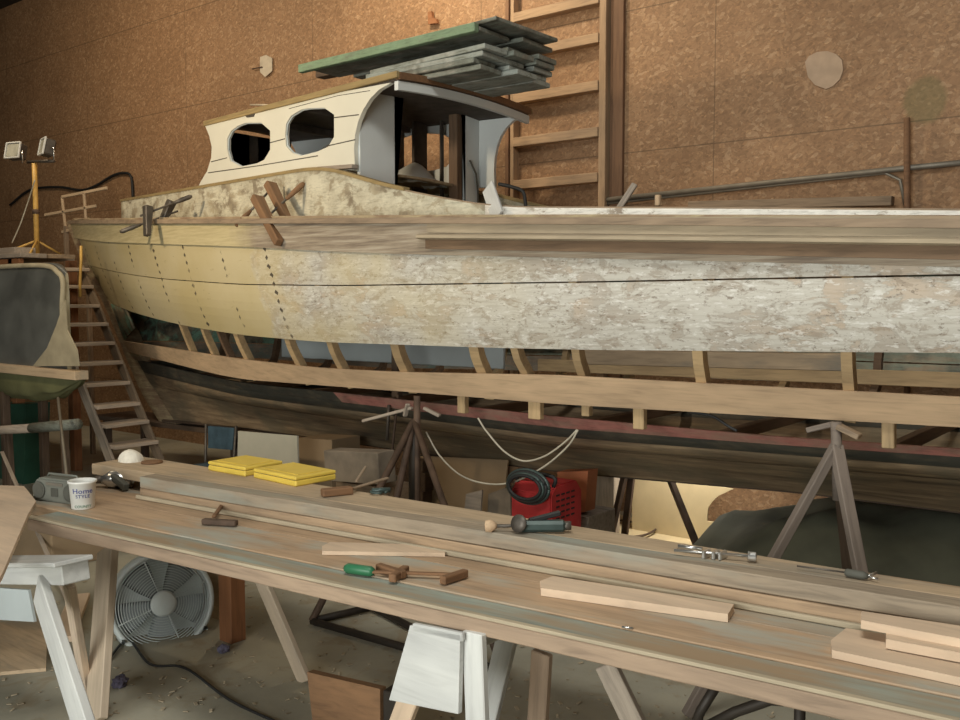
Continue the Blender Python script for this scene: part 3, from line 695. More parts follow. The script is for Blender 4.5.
# boards on the roof
zr = roof(.0, .5).z
def roofboard(name, a, b, w, t, mat, label, skew=0): 
    return tag(edge_plank(name, a, b, w, t, mat, rough=.002), label, 'board', 'boards piled on the cabin roof')
rp_rnd = random.Random(3)
names_ = ['bottom', 'second', 'third', 'fourth', 'upper']
for lay in range(5):
    cols_ = [(5.00,.24,'near side'), (5.26,.24,'middle'), (5.52,.24,'far side')]
    for y0, w_, side_ in cols_:
        if lay == 4 and side_ == 'near side': continue
        x1 = -3.90+rp_rnd.uniform(-.07,.07); x0 = -5.1+rp_rnd.uniform(-.25,.3)
        if lay == 0 and side_ != 'near side': x1 += .02
        if lay == 0 and side_ == 'near side': x0 = -4.95
        z_ = zr+.03+.040*lay+.002; roofboard('weathered_board', (x0, y0+rp_rnd.uniform(-.03,.03), z_+rp_rnd.uniform(0,.003)), (x1, y0+rp_rnd.uniform(-.03,.03), z_+rp_rnd.uniform(0,.004)), w_, .035, rp_rnd.choice(['weather_board','weather_board','grey_paint_board']),
                   'weathered grey board in the %s layer of the roof pile, %s' % (names_[lay], side_))
zt2 = zr+.03+.040*5
roofboard('weathered_board', (-5.63, 4.88, zt2+.03), (-3.92, 4.92, zt2+.055), .05, .06, 'green_board', 'long green board edging the near top of the roof pile')
roofboard('weathered_board', (-5.60, 4.95, zt2+.032), (-3.92, 4.98, zt2+.04), .34, .028, 'weather_board', 'wide dark board behind the long green one on the roof pile')
roofboard('weathered_board', (-5.50, 5.34, zt2+.03), (-3.84, 5.36, zt2+.04), .38, .03, 'weather_board', 'wide dark board on the far upper side of the roof pile')
roofboard('weathered_board', (-4.30, 5.02, zt2+.085), (-3.80, 5.00, zt2+.09), .70, .025, 'weather_board', 'short square dark board on the very top of the roof pile')
roofboard('weathered_board', (-5.90, 5.30, zt2+.10), (-4.42, 5.32, zt2+.085), .10, .05, 'dark_wood', 'dark narrow strip lying along the back of the roof pile')
tag(tube('roof_twig', [atv(222,99,A_,B_)+Vector((0,.3,0)), atv(240,99,A_,B_)+Vector((0,.3,.0)), atv(262,97,A_,B_)+Vector((0,.3,0))], .007, 'paper'), 'thin pale stick lying on the front of the cabin roof', 'stick')
(poly('hull_fitting', [atv(x,y,A_,B_)+Vector((0,-.025,0)) for x,y in ((246,114),(252,111),(257,113),(256,117),(249,118))], .008, 'darksteel', boat, nrm=(0,1,0)))

# ------------------------------------------------------------------ hand screws on the rail
def handscrew(label, jaws, spindles, mat, wj=.055, grp=None):
    t = thing('handscrew_clamp', label, 'clamp', jaws[0][0], grp)
    for a, b in jaws:
        a, b = Vector(a), Vector(b); d = (b-a); L = d.length
        bm = boxbm(L, .06, wj, .008)
        for v in bm.verts:
            if v.co.x > L*.3: v.co.z *= .55
        bm2('jaw', bm, mat, t, Matrix.Translation((a+b)/2) @ frame(d, Vector((0,1,0))))
    for a, b in spindles:                                 # a: handle end, b: free end
        a, b = Vector(a), Vector(b); k = a.lerp(b, .36)
        sp_ = tube('spindle', [a.lerp(b,.3), b], .009, 'darksteel', t)
        tube('handle', [a, a.lerp(b,.05), a.lerp(b,.2), k], [.012,.02,.02,.012], mat, sp_)
    return t
handscrew('large brown wooden handscrew clamp biting the rail below the cabin', [(aty(257,198,4.32), aty(279,243,4.2)), (aty(270,184,4.52), aty(289,224,4.45))],
          [(aty(236,226,4.28), aty(276,184,4.6)), (aty(304,183,4.62), aty(254,229,4.3))], 'clamp_wood', .095)
handscrew('small dark handscrew clamp on the rail near the bow', [(aty(148,206,4.40), aty(147,236,4.36)), (aty(172,201,4.62), aty(160,226,4.56))],
          [(aty(120,232,4.30), aty(178,211,4.66)), (aty(192,196,4.72), aty(140,216,4.35))], 'darksteel', .075)

# ------------------------------------------------------------------ jack stands under the boat
def rod(name, a, b, r, mat, parent): return tube(name, [a, b], r, mat, parent, 8)
def pipe_beam(name, a, b, w, mat, parent): return beam(name, a, b, w, w, mat, parent)
j1 = thing('jack_stand', 'dark tripod jack stand under the hull amidships, left of the red machine', 'stand', atz(415,600,0))
y1 = 4.42
top = aty(417,396,y1); apx = aty(414,428,y1)
tube('screw_post', [top, aty(417,560,y1)], .022, 'rust', j1); tube('sleeve', [aty(414,428,y1), aty(414,510,y1)], .035, 'black_steel', j1)
fA, fB, fC = atz(312,621,.03), atz(505,676,.03), atz(372,607,.03)
for f in (fA, fB, fC): tube('leg', [apx+Vector((0,0,.05)), f], .022, 'rust', j1, 6)
for a, b in ((fA,fB),(fB,fC),(fC,fA)): tube('base_bar', [a, b], .022, 'black_steel', j1, 6)
for a, b in (((363,421),(412,408)),((408,404),(405,416)),((424,408),(440,416))): beam('pad_arm', aty(*a, y1-.02), aty(*b, y1), .03, .02, 'grey_wood', j1)
j3 = thing('jack_stand', 'greyish tripod jack stand under the hull at the right, behind the bench', 'stand', atz(835,640,0))
y3 = 4.30; ap = aty(836,452,y3)
tube('screw_post', [aty(836,422,y3), aty(838,500,y3)], .024, 'stand_wood', j3)
for q, m_, w in ((aty(745,612,4.0), 'stand_wood', .045), (aty(873,640,4.1), 'stand_wood', .055), (aty(852,610,4.75), 'dark_wood', .05)):
    d = (q-ap); e = ap + d*((ap.z-.02)/(ap.z-q.z)); beam('leg', ap+Vector((0,0,.03)), e, w, .04, m_, j3)
beam('pad', aty(808,430,y3+.02), aty(833,424,y3+.02), .06, .025, 'stand_wood', j3); beam('pad', aty(838,426,y3), aty(860,437,y3), .06, .025, 'old_wood', j3)
j2 = thing('jack_stand', 'dark tripod jack stand on the far side of the keel, right of the orange bucket', 'stand', atz(640,540,0))
y2 = 6.25; a2 = aty(640,405,y2)
for q in (aty(610,540,6.0), aty(624,540,6.1), aty(700,553,6.0)):
    st = a2 if q.x < -3 else a2
    d = q-a2; beam('leg', a2, a2+d*((a2.z-.03)/(a2.z-q.z)), .05, .035, 'rust', j2)
tube('screw_post', [a2-Vector((0,0,.05)), a2+Vector((0,0,.12))], .02, 'rust', j2)
rd = thing('hanging_rods', 'pair of thin dark rods standing beside the left jack stand', 'rod', aty(392,490,4.7)-Vector((0,0,.9)))
r0 = aty(388,493,4.75)
tube('rod', [aty(398,395,4.75), aty(388,490,4.75)], .009, 'rust', rd, 6); tube('rod', [aty(389,405,4.7), aty(387,440,4.7)], .012, 'darksteel', rd, 6)
# keel blocks
for X in (-6.9, -4.75, -.2):
    zk = c_keel.at(X).z-.017; zz = .0; k = 0
    while zz < zk-.02:
        h = min(.15, zk-zz); tag(beam('keel_block', (X+.02*(k%2), YC-.3, zz+h/2), (X+.01, YC+.3, zz+h/2), .22, h-.002, 'dark_wood'), 'dark wooden block in a pile under the keel', 'block', 'blocks piled under the keel'); zz += h; k += 1

# ------------------------------------------------------------------ cords, things under the hull
cd1 = catmull([aty(x,y,4.5) for x,y in ((478,418),(487,432),(505,452),(524,461),(545,456),(565,442),(577,430))])
cd2 = catmull([aty(x,y,4.5) for x,y in ((426,432),(440,456),(462,476),(490,484),(516,481),(545,466),(568,446),(578,430))])
tag(tube('looped_rope', cd1, .006, 'cord_white', seg=6), 'white cord hanging in the shorter loop beneath the hull', 'cord')
tag(tube('looped_rope', cd2, .006, 'cord_white', seg=6), 'white cord hanging in the longer, lower loop beneath the hull', 'cord')
tag(tube('black_cord', catmull([aty(x,y,4.45) for x,y in ((690,412),(712,416),(728,426),(737,431))]), .008, 'black', seg=6), 'short black cord hanging below the pale plank at right', 'cord')
# red machine
mx = atz(540,560,0); YM = 4.5
p0, p1, p2 = aty(511,532,YM), aty(550,532,YM), aty(572,532,YM+.35)
wm = thing('red_machine', 'red metal charger box with vents and black coiled cable behind the bench', 'machine', (p1.x, YM+.15, 0))
zt_ = aty(530,484,YM).z; base_z = .42
fx0, fx1 = aty(511,520,YM).x, aty(551,520,YM).x
body = bmesh.new(); pr = [(0,base_z),(0,zt_-.05),(.05,zt_),(.28,zt_),(.34,zt_-.07),(.34,base_z)]
v0 = [body.verts.new((fx0, YM+a, z)) for a, z in pr]; v1 = [body.verts.new((fx1, YM+a, z)) for a, z in pr]
body.faces.new(v0); body.faces.new(v1[::-1])
for i in range(6): body.faces.new((v0[i], v0[(i+1)%6], v1[(i+1)%6], v1[i]))
bmesh.ops.bevel(body, geom=body.edges[:], offset=.008, segments=2, affect='EDGES')
rb_ = bm2('case', body, 'red_box', wm)
for i in range(5):
    for j in range(4): bm2('vent', boxbm(.004, .035, .010, 0, at=(fx1+.001, YM+.07+.055*j, zt_-.06-.035*i)), 'black', rb_)

tube('carry_handle', catmull([(fx0+.02, YM+.05, zt_-.02), (fx0+.02, YM+.05, zt_+.05), (fx1-.02, YM+.05, zt_+.05), (fx1-.02, YM+.05, zt_-.02)], 4), .012, 'black', wm)
cc = Vector(((fx0+fx1)/2, YM-.03, zt_-.01))
for k in range(4): tube('cable_coil', [cc+Vector((math.cos(a)*(.15-.012*k), -.012*k, math.sin(a)*(.10-.01*k))) for a in [2*math.pi*i/28+.3*k for i in range(29)]], .011, 'black' if k%2 else 'tool_green', wm, 6)
st_ = thing('low_stool', 'low wooden stand carrying the red machine', 'stand', (mx.x, YM+.17, 0))
beam('top', (fx0-.06, YM+.17, base_z-.02), (fx1+.06, YM+.17, base_z-.02), .44, .035, 'old_wood', st_)
for sx in (fx0, fx1):
    for sy in (.02, .32): beam('leg', (sx, YM+sy, 0), (sx, YM+sy, base_z-.036), .05, .05, 'old_wood', st_)
def pot(c, r, h, zb, label, mat):
    bm = lathebm([(r*.72,0),(r*.95,h*.9),(r*1.06,h*.9),(r*1.06,h),(r*.95,h),(r*.70,.02)], 28); 
    return tag(bm2('bucket', bm, mat, None, Matrix.Translation((c.x, c.y, zb)), True), label, 'bucket')
pc_ = aty(580,505,5.0); 
tag(poly('orange_tub', [aty(x,y,5.0) for x,y in ((557,472),(588,471),(585,512),(562,515))], .12, 'terracotta', nrm=(0,1,0)), 'orange plastic tub standing behind the red machine', 'tub')
crate = tag(beam('supply_crate', Vector((aty(553,520,5.14).x, 5.14, aty(575,513,5.0).z/2-.001)), Vector((aty(602,520,5.14).x, 5.14, aty(575,513,5.0).z/2-.001)), .34, aty(575,513,5.0).z-.01, 'grey_wood'), 'rough wooden crate under the orange tub', 'crate')
tag(poly('cardboard_sheet', [aty(x,y,5.3) for x,y in ((420,456),(508,460),(500,530),(424,545))], .012, 'cardboard', nrm=(0,1,0)), 'brown cardboard sheet standing behind the left jack stand', 'cardboard')
tag(poly('leaning_offcut', [aty(x,y,4.9) for x,y in ((466,494),(482,490),(476,575),(458,575))], .015, 'grey_wood', nrm=(0,1,0)), 'grey offcut leaning before the cardboard sheet', 'offcut')
tag(poly('grey_box', [aty(488,494,5.0), aty(510,486,5.0), Vector((aty(512,560,5.0).x,5.0,.001)), Vector((aty(486,560,5.0).x,5.0,.001))], .2, 'conc', nrm=(0,1,0)), 'dark grey box beside the red machine', 'box')
# plywood on floor beyond
tag(poly('floor_plywood', [atz(x,y,.02) for x,y in ((560,528),(608,512),(722,536),(722,565),(700,575),(560,562))], .015, 'ply', nrm=(0,0,-1)), 'pale plywood sheet lying on the floor beneath the hull', 'plywood')
py = 6.7
tag(poly('wall_plywood', [aty(x,y,6.7) for x,y in ((632,440),(668,440),(672,480),(706,484),(733,489),(718,496),(712,502),(708,508),(707,521),(721,523),(721,548),(632,530))], .012, 'ply', nrm=(0,1,0)), 'ragged pale plywood sheet standing under the far side of the hull', 'plywood')
tag(tube('extension_cord', catmull([atz(x,y,.05) for x,y in ((560,514),(600,518),(640,523),(656,528),(645,535),(625,540),(680,552))]), .01, 'rust', seg=6), 'dark cord looping over the plywood on the floor', 'cord')
tag(beam('support_post', Vector((aty(605,500,6.4).x, 6.4, 0)), Vector((aty(605,500,6.4).x, 6.4, 1.15)), .22, .1, 'grey_wood', up=(0,1,0)), 'rough grey post standing between the orange tub and the dark stand', 'post')
def tarpf(u, v):
    p = aty(712+ (1010-712)*u, 500+(600-500)*v, 5.9-.9*v + .12*math.sin(u*9)+.10*noise.noise(Vector((u*5, v*5, 1)))); 
    p.z = max(.02, p.z+.05*noise.noise(Vector((u*9, v*6, 4)))); return p
def heap(u, v):
    X = -2.62+(3.4)*u; Y = 4.95+1.9*v
    return Vector((X, Y, .015+.80*math.sin(math.pi*v)**.6*math.sin(math.pi*min(.97, u+.03))**.35*(.85+.3*noise.noise(Vector((u*6, v*3, 2))))+.06*abs(noise.noise(Vector((u*14, v*8, 5))))))
tag(sheet('green_tarp_heap', heap, 44, 24, 0, 'tarp_floor', smooth=True), 'dark dusty green tarp heaped on the floor under the stern', 'tarp')
for a, lb in ((((822,502),(832,502),(832,525),(821,524)), 'small wooden box seen between the legs of the right jack stand'), (((851,505),(877,508),(876,534),(853,530)), 'pale wooden box nearest the right jack stand'), (((877,508),(892,508),(891,540),(874,536)), 'narrow yellowish box at the right of the pale one')):
    tag(poly('wooden_box', [Vector((p_.x, p_.y, p_.z if k_ < 2 else aty(855,531,6.95).z)) for k_, p_ in enumerate([aty(x,y,6.95) for x,y in a])], .2, 'new_wood' if 'narrow' in lb else 'cardboard', nrm=(0,1,0)), lb, 'box')
bx = thing('shelf', 'dark low shelf on the floor against the back wall carrying the boxes', 'shelf', (-1.5, 7.1, 0))
zsh = aty(855,531,6.95).z
beam('shelf_board', (-2.1,7.08,zsh-.021), (1.2,7.08,zsh-.021), .36, .04, 'dark_wood', bx); 
for x in (-2.05, .2, 1.1): beam('support', (x,7.08,0), (x,7.08,zsh-.042), .3, .04, 'dark_wood', bx, up=(0,1,0))
# blue chair, white board, block behind the bench
ch = thing('folding_chair', 'dark blue folding chair standing behind the bench near the bow', 'chair', (aty(222,450,5.2).x, 5.2, 0))
q = lambda x, y, Y=5.1: aty(x, y, Y)
poly('backrest', [q(208,426),(q(234,428)),q(232,450),q(208,448)], .02, 'blue_cloth', ch, nrm=(0,1,0))
tube('frame', [q(206,424), q(205,500)], .012, 'darksteel', ch); tube('frame', [q(236,426), q(231,505)], .012, 'darksteel', ch)
a_, b_ = q(207,462), q(232,464)
sheet('seat', lambda u, v: a_.lerp(b_, u)+Vector((0, .42*v-.3, .0)), 4, 4, .03, 'blue_cloth', ch)
for a in (a_, b_):
    tube('leg', [a+Vector((0,-.28,0)), Vector((a.x, a.y-.1+.3, .0+.012))], .012, 'steel', ch); tube('leg', [a+Vector((0,.1,0)), Vector((a.x, a.y-.35, .012))], .012, 'steel', ch)
tag(poly('cream_board', [q(238,431,4.6), q(297,436,4.6), q(300,540,4.6), q(236,530,4.6)], .015, 'white_board', nrm=(0,1,0)), 'cream board standing upright behind the yellow boxes', 'panel')
tag(poly('cardboard_box', [q(298,438,4.9), q(332,440,4.9), q(332,560,4.9), q(298,555,4.9)], .3, 'cardboard', nrm=(0,1,0)), 'brown cardboard box between the cream board and the grey block', 'box')
tag(beam('timber_baulk', q(333,464,4.4), q(387,467,4.4), .16, .21, 'conc'), 'thick rough grey baulk on end behind the bench, left of the jack stand', 'baulk')
tag(poly('baulk_support', [q(336,482,4.45), q(387,488,4.45), q(385,575,4.45), q(338,568,4.45)], .25, 'old_wood', nrm=(0,1,0)), 'wooden crate under the rough grey baulk', 'crate')
# dark benches at far left under the stairs
lf = thing('low_bench', 'dark low bench cluttered with offcuts left of the bow', 'bench', (-8.0, 5.0, 0))
beam('top', (-9.6,5.6,.62), (-6.9,5.75,.62), .5, .05, 'dark_wood', lf)
for x in (-9.5, -7.0):
    for y in (5.45, 5.9): beam('leg', (x,y,0), (x,y,.6), .07, .07, 'dark_wood', lf)

# ------------------------------------------------------------------ stairs, landing, lamp stand (left)
stt = thing('stairs', 'open wooden stairs climbing beside the bow, with pale worn treads', 'stairs', (-8.3, 5.05, 0))
trd = [(270,84),(287,88),(306,94),(324,103),(343,109),(362,117),(382,124),(403,134),(421,143),(441,152),(462,160),(484,168)]
tps = []
for y, px in trd:
    yr = 5.2; p = aty(px, y, yr); tps.append(p); w = .46
    beam('tread', (p.x, yr, p.z), (p.x-.0, yr-w, p.z), .24, .035, 'tread', stt, rough=.004)
for yy in (5.2-.48, 5.2+.02):
    a, b = tps[0]+Vector((-.1,0,.02)), tps[-1]; a = Vector((a.x, yy, a.z)); b = Vector((b.x, yy, b.z)); d = b-a; b = a + d*((a.z-.03)/(a.z-b.z))
    beam('stringer', a, b, .03, .11, 'grey_wood' if yy < 5 else 'old_wood', stt)
zL = 2.36
ld = thing('landing', 'high wooden landing of rough boards at the top of the stairs', 'platform', (-10.6, 5.1, 0))
beam('deck_board', (-12.6, 4.75, zL), (-9.62, 4.75, zL), .28, .045, 'grey_wood', ld)
beam('deck_board', (-12.6, 5.05, zL), (-9.60, 5.05, zL), .28, .045, 'old_wood', ld)
beam('deck_board', (-12.6, 5.30, zL), (-10.0, 5.30, zL), .20, .045, 'grey_wood', ld)
beam('joist', (-12.6, 4.66, zL-.10), (-9.7, 4.66, zL-.10), .05, .14, 'red_wood', ld)
for x in (-9.9, -12.4):
    for y in (4.68, 5.3): beam('post', (x,y,0), (x,y,zL-.03), .09, .09, 'red_wood', ld, up=(0,1,0))
tag(beam('loose_timber', (-11.2, 4.85, zL+.06), (-9.9, 4.80, zL+.06), .22, .07, 'grey_wood'), 'grey timber lying on the landing above the stairs', 'timber')
ls = thing('work_light_stand', 'yellow pole with two halogen work lamps on the landing at upper left', 'lamp', (aty(37,248,5.05).x, 5.05, zL+.02))
pb = Vector((aty(37,248,5.05).x, 5.05, zL+.03)); pt = aty(37,163,5.05); pt = Vector((pb.x, 5.05, pt.z))
tube('pole', [pb, pt], .028, 'yellow_steel', ls); tube('collar', [pb.lerp(pt,.45), pb.lerp(pt,.5)], .04, 'rust', ls)
tube('crossbar', [aty(28,162,5.05), aty(54,161,5.05)], .018, 'darksteel', ls)
for (cx_, cy_), rot in (((17,152), .3), ((48,148), -.25)):
    c = aty(cx_, cy_, 5.0); hm = Matrix.Translation(c) @ Matrix.Rotation(rot, 4, 'Z') @ Matrix.Rotation(R(-12), 4, 'X')
    hd = bm2('lamp_head', boxbm(.20, .11, .17, .015), 'darksteel', ls, hm)
    bm2('lens', boxbm(.17, .01, .14, .003, at=(0,-.058,0)), 'glass', hd, hm)
    for sx in (-.1, .1): bm2('rim', boxbm(.015, .02, .17, .003, at=(sx,-.06,0)), 'white_plastic', hd, hm)
    for sz in (-.085, .085): bm2('rim', boxbm(.21, .02, .015, .003, at=(0,-.06,sz)), 'white_plastic', hd, hm)
    tube('bracket', [c+Vector((.12,0,0)), c+Vector((.12,0,-.13)), aty(cx_+8, 161, 5.05)], .009, 'steel', ls, 6)
for f in ((.35,-.25),(-.35,-.25),(.0,.30)): tube('foot', [pb+Vector((0,0,.16)), pb+Vector((f[0],f[1],-.0))], .012, 'yellow_steel', ls, 6)
tube('lamp_cord', catmull([aty(35,180,5.0), aty(27,205,5.0), aty(20,225,4.95), aty(12,243,4.9)]), .007, 'cord_white', ls, 6)
rk = thing('stick_rack', 'small rack of pale sticks standing behind the bow tip', 'rack', aty(72,225,6.0))
for a, b in (((62,197),(66,232)),((84,193),(87,232)),((62,197),(107,188)),((45,215),(96,206)),((62,232),(90,226))): beam('stick', aty(*a,6.0), aty(*b,6.0), .035, .025, 'bench_tan', rk, up=(0,1,0))
for px in (66,87): beam('post', aty(px,226,6.0), Vector((aty(px,226,6.0).x, 6.0, 0)), .05, .05, 'old_wood', rk, up=(0,1,0))
tag(tube('yellow_rope', [aty(81,246,4.72), aty(81,262,4.70), aty(80,283,4.7), aty(80,297,4.68)], .014, 'yellow_steel', seg=6), 'yellow cord hanging over the top of the stairs', 'cord')

# covered skiff at the left edge
YS = 4.0
sk = thing('covered_skiff', 'small craft at the left edge under dark plastic sheeting with green tarp below', 'boat', (-8.6, YS+.6, 0))
def sx(px): return aty(px, 320, YS).x
def zz(py, px=50): return aty(px, py, YS).z
zg = zz(372)
def WS(u): return .54*(1-max(0, (u-.66)/.34)**1.4*.93)
def cover(u, v):           # u along x, v over the top from near gunwale to far
    X = -12.0+(sx(66)+12.0)*u; a = math.pi*v
    e = (1-max(0, (u-.90)/.10)**2*.10)
    hgt = (zz(262)-zg)*e; w = WS(u)
    yy = YS+w*(1-math.copysign(abs(math.cos(a))**.45, math.cos(a)))/2
    return Vector((X, yy, zg+hgt*math.sin(a)**.35 + .025*noise.noise(Vector((u*9, v*7, 0)))))
cv = sheet('plastic_cover', cover, 40, 28, 0, 'tarp_dark', sk)
endp = [cover(1, k/28) for k in range(29)]
bm = bmesh.new(); bm.faces.new([bm.verts.new(p) for p in endp]); bm2('cover_end', bm, 'cream_cloth', sk)
tube('cover_hem', catmull([cover(1,.02)+Vector((0,-.03,0)), cover(1,.1)+Vector((0,-.03,0)), cover(1,.25)+Vector((0,-.02,.0)), cover(.98,.33)+Vector((0,-.02,.02)), cover(.9,.36)+Vector((0,-.02,.02)), cover(.6,.36)+Vector((0,-.02,.02))]), .022, 'cream_cloth', sk)
poly('hem_flap', [aty(x,y,YS-.05) for x,y in ((57,326),(66,300),(68,330),(78,350),(80,366),(34,366),(48,348))], .01, 'cream_cloth', sk, nrm=(0,-1,0))
beam('gunwale', (-12.0, YS-.02, zg), (aty(84,371,YS).x, YS-.02, zg), .12, .075, 'bench_tan', sk); beam('gunwale', (-12.0, YS+.5, zg), (aty(84,371,YS).x-1.3, YS+.5, zg), .06, .07, 'bench_tan', sk)
def belly(u, v):
    X = -12.0+(sx(80)+12.0)*u; d = (zg-zz(404))*(1-max(0,(u-.72)/.28)**2.0*.95); a = math.pi*v
    return Vector((X, YS+(.26-.26*math.cos(a))*WS(u)/.54*(1-.0*u), zg-.03-d*math.sin(a)**.5+.03*noise.noise(Vector((u*16, v*9, 3)))))
sheet('green_tarp', belly, 50, 26, 0, 'tarp_green', sk)
for x in (-10.6, -8.9):
    for y in (YS+.08, YS+.44): beam('prop', (x, y, 0), (x, y, zg-.12), .07, .07, 'dark_wood', sk, up=(0,1,0))
wp_ = thing('pipe_rack', 'rack of level pipes beneath the skiff, one end pale', 'rack', (-7.6, 4.0, 0))
tube('pipe', [aty(-30,432,3.9), aty(34,428,3.9)], .04, 'grey_wood', wp_); tube('pipe', [aty(32,428,3.9), aty(78,424,3.9)], .045, 'weather_board', wp_)
for px in (8, 64): beam('post', Vector((aty(px,430,3.95).x, 3.97, 0)), aty(px,424,3.97), .06, .05, 'dark_wood', wp_, up=(0,1,0))
tag(poly('green_bin', [aty(x,y,4.55) for x,y in ((-14,404),(26,404),(22,560),(-16,560))], .25, 'green_dark', nrm=(0,1,0)), 'dark green plastic bin under the covered skiff', 'bin')
tag(tube('leaning_rod', [aty(58,398,3.8), aty(66,470,3.5), aty(68,500,3.42)], .012, 'galv', seg=6), 'thin rod leaning in front of the pipe rack', 'rod')
_e = aty(22,497,3.4); _s = aty(2,452,3.7); _d = _e-_s; tag(beam('wooden_stick', _s, _s+_d*((_s.z-.01)/(_s.z-_e.z)), .03, .015, 'grey_wood'), 'pale stick leaning at the left edge behind the bench', 'stick')

# ------------------------------------------------------------------ the bench: long planks on sawhorses
ZT = .85
def ext(a, b, k): return b + (b-a)*k
f0, f1 = atz(27,516,ZT), atz(600,642,ZT); f2 = ext(f0, f1, .42)
dF = (f1-f0).normalized(); nF = Vector((-dF.y, dF.x, 0)); nF = nF if nF.y > 0 else -nF
def fromF(px, py, z): return atz(px, py, z)
tag(edge_plank('long_plank', f0, f2, .024, .012, 'bench_strip', rough=.001, bev=.002), 'narrow light batten along the very front edge of the bench', 'batten', 'long bench planks')
tag(edge_plank('long_plank', f0-Vector((0,0,.0135)), f2-Vector((0,0,.0135)), .024, .056, 'bench_edge', rough=.001), 'brown plank on edge forming the front face of the bench', 'plank', 'long bench planks')
tag(edge_plank('long_plank', f0+nF*.026+dF*.02-Vector((0,0,.004)), f2+nF*.026-Vector((0,0,.004)), .125, .05, 'bench_green', rough=.001), 'greenish stained long plank behind the front edging of the bench', 'plank', 'long bench planks')
m0 = f0+nF*.156+dF*.03; m1 = f2+nF*.156
bl = atz(200,511,ZT); br = atz(600,582,ZT)
def lineY(a, b, x): return a.y+(b.y-a.y)*(x-a.x)/(b.x-a.x)
# middle plank reaches back under the stacked planks
wm0, wm1 = lineY(bl, br, m0.x)-m0.y+.1, lineY(bl, br, m1.x)-m1.y+.1
def quadplank(name, a, b, wa, wb, t, mat, n=None):
    n = n or nF; A, B, C_, D = Vector(a), Vector(b), Vector(b)+n*wb, Vector(a)+n*wa
    mw = Matrix.Translation(A) @ frame(B-A); inv = mw.inverted(); bm = bmesh.new()
    tp_ = [bm.verts.new(inv @ p) for p in (A,B,C_,D)]; lo = [bm.verts.new(inv @ (p-Vector((0,0,t)))) for p in (A,B,C_,D)]
    bm.faces.new(tp_); bm.faces.new(lo[::-1])
    for i in range(4): bm.faces.new((tp_[i], lo[i], lo[(i+1)%4], tp_[(i+1)%4]))
    bmesh.ops.bevel(bm, geom=bm.edges[:], offset=.003, segments=1, affect='EDGES'); return bm2(name, bm, mat, None, mw)
tag(quadplank('long_plank', m0-dF*.40, m1, .27, .27, .05, 'bench_brown'), 'orange-brown long plank in the middle of the bench', 'plank', 'long bench planks')
tag(quadplank('long_plank', m0+nF*.274-dF*.44, m1+nF*.274, wm0-.06, wm1-.17, .05, 'bench_brown'), 'brown long plank in shadow under the stacked planks', 'plank', 'long bench planks')
ZB1, ZB2 = ZT+.056, ZT+.056+.062
b10 = atz(100,481,ZB1); b11 = atz(600,567,ZB1)
b11e = ext(b10, b11, .5)
dB = (b11-b10).normalized(); nB = Vector((-dB.y, dB.x, 0)); nB = nB if nB.y > 0 else -nB
tag(edge_plank('long_plank', b10+dB*.34, b11e, .30, .052, 'bench_face', rough=.002), 'tan long plank forming the lower step at the back of the bench', 'plank', 'long bench planks')
tag(edge_plank('long_plank', b10-nB*.028+dB*.34-Vector((0,0,.034)), b11e-nB*.028-Vector((0,0,.034)), .022, .02, 'bench_strip'), 'thin light batten lying along the foot of the stacked planks', 'batten', 'long bench planks')
t0_ = atz(104,471,ZB2); t1_ = atz(600,550,ZB2); bk0, bk1 = atz(85,458,ZB2), atz(600,535,ZB2)
nb = Vector((0,1,0))
dT = (t1_-t0_).normalized(); nT = Vector((-dT.y, dT.x, 0)); nT = nT if nT.y > 0 else -nT
wT = (bk1-t1_).dot(nT); 
tag(edge_plank('long_plank', t0_+dT*.30, ext(t0_, t1_, .5), .10, .06, 'bench_top', rough=.002), 'grey-brown long plank on top of the stack at its front', 'plank', 'long bench planks')
wL, wM = (atz(190,459,ZB2)-t0_).dot(nT), (atz(700,551,ZB2)-t0_).dot(nT)
uL, uM = (atz(190,459,ZB2)-t0_).dot(dT), (atz(700,551,ZB2)-t0_).dot(dT); tE = ext(t0_, t1_, .5); uE = (tE-t0_).dot(dT)
wA = wL-(wM-wL)/(uM-uL)*uL; wB = wL+(wM-wL)/(uM-uL)*(uE-uL); wA = min(wA, .42)
tag(quadplank('long_plank', t0_+nT*.103-dT*.26, tE+nT*.103, wA-.103, max(.1, wB-.103), .06, 'bench_tan', nT), 'light tan long plank at the very back of the bench', 'plank', 'long bench planks')
ZTOP = ZB2
# filler under rear stack
e0 = b10+nB*.31; 
tag(quadplank('long_plank', Vector((e0.x,e0.y,ZB1)), Vector((b11e.x, b11e.y, ZB1))+nB*.31, .16, .16, .052, 'bench_face'), 'brown long plank hidden beneath the back of the bench', 'plank', 'long bench planks')
# crossbeams
def horse(label, x, y0, y1, legs, mat, topmat, capw=.1):
    t = thing('sawhorse', label, 'sawhorse', (x, (y0+y1)/2, 0))
    beam('top_beam', (x, y0, ZT-.075-.045), (x, y1, ZT-.075-.045), capw, .085, topmat, t)
    for dx, y, w in legs: beam('leg', (x+.03*(1 if dx > 0 else -1), y, ZT-.16), (x+dx, y, .0), .035, w, mat, t, up=(0,1,0))
    return t
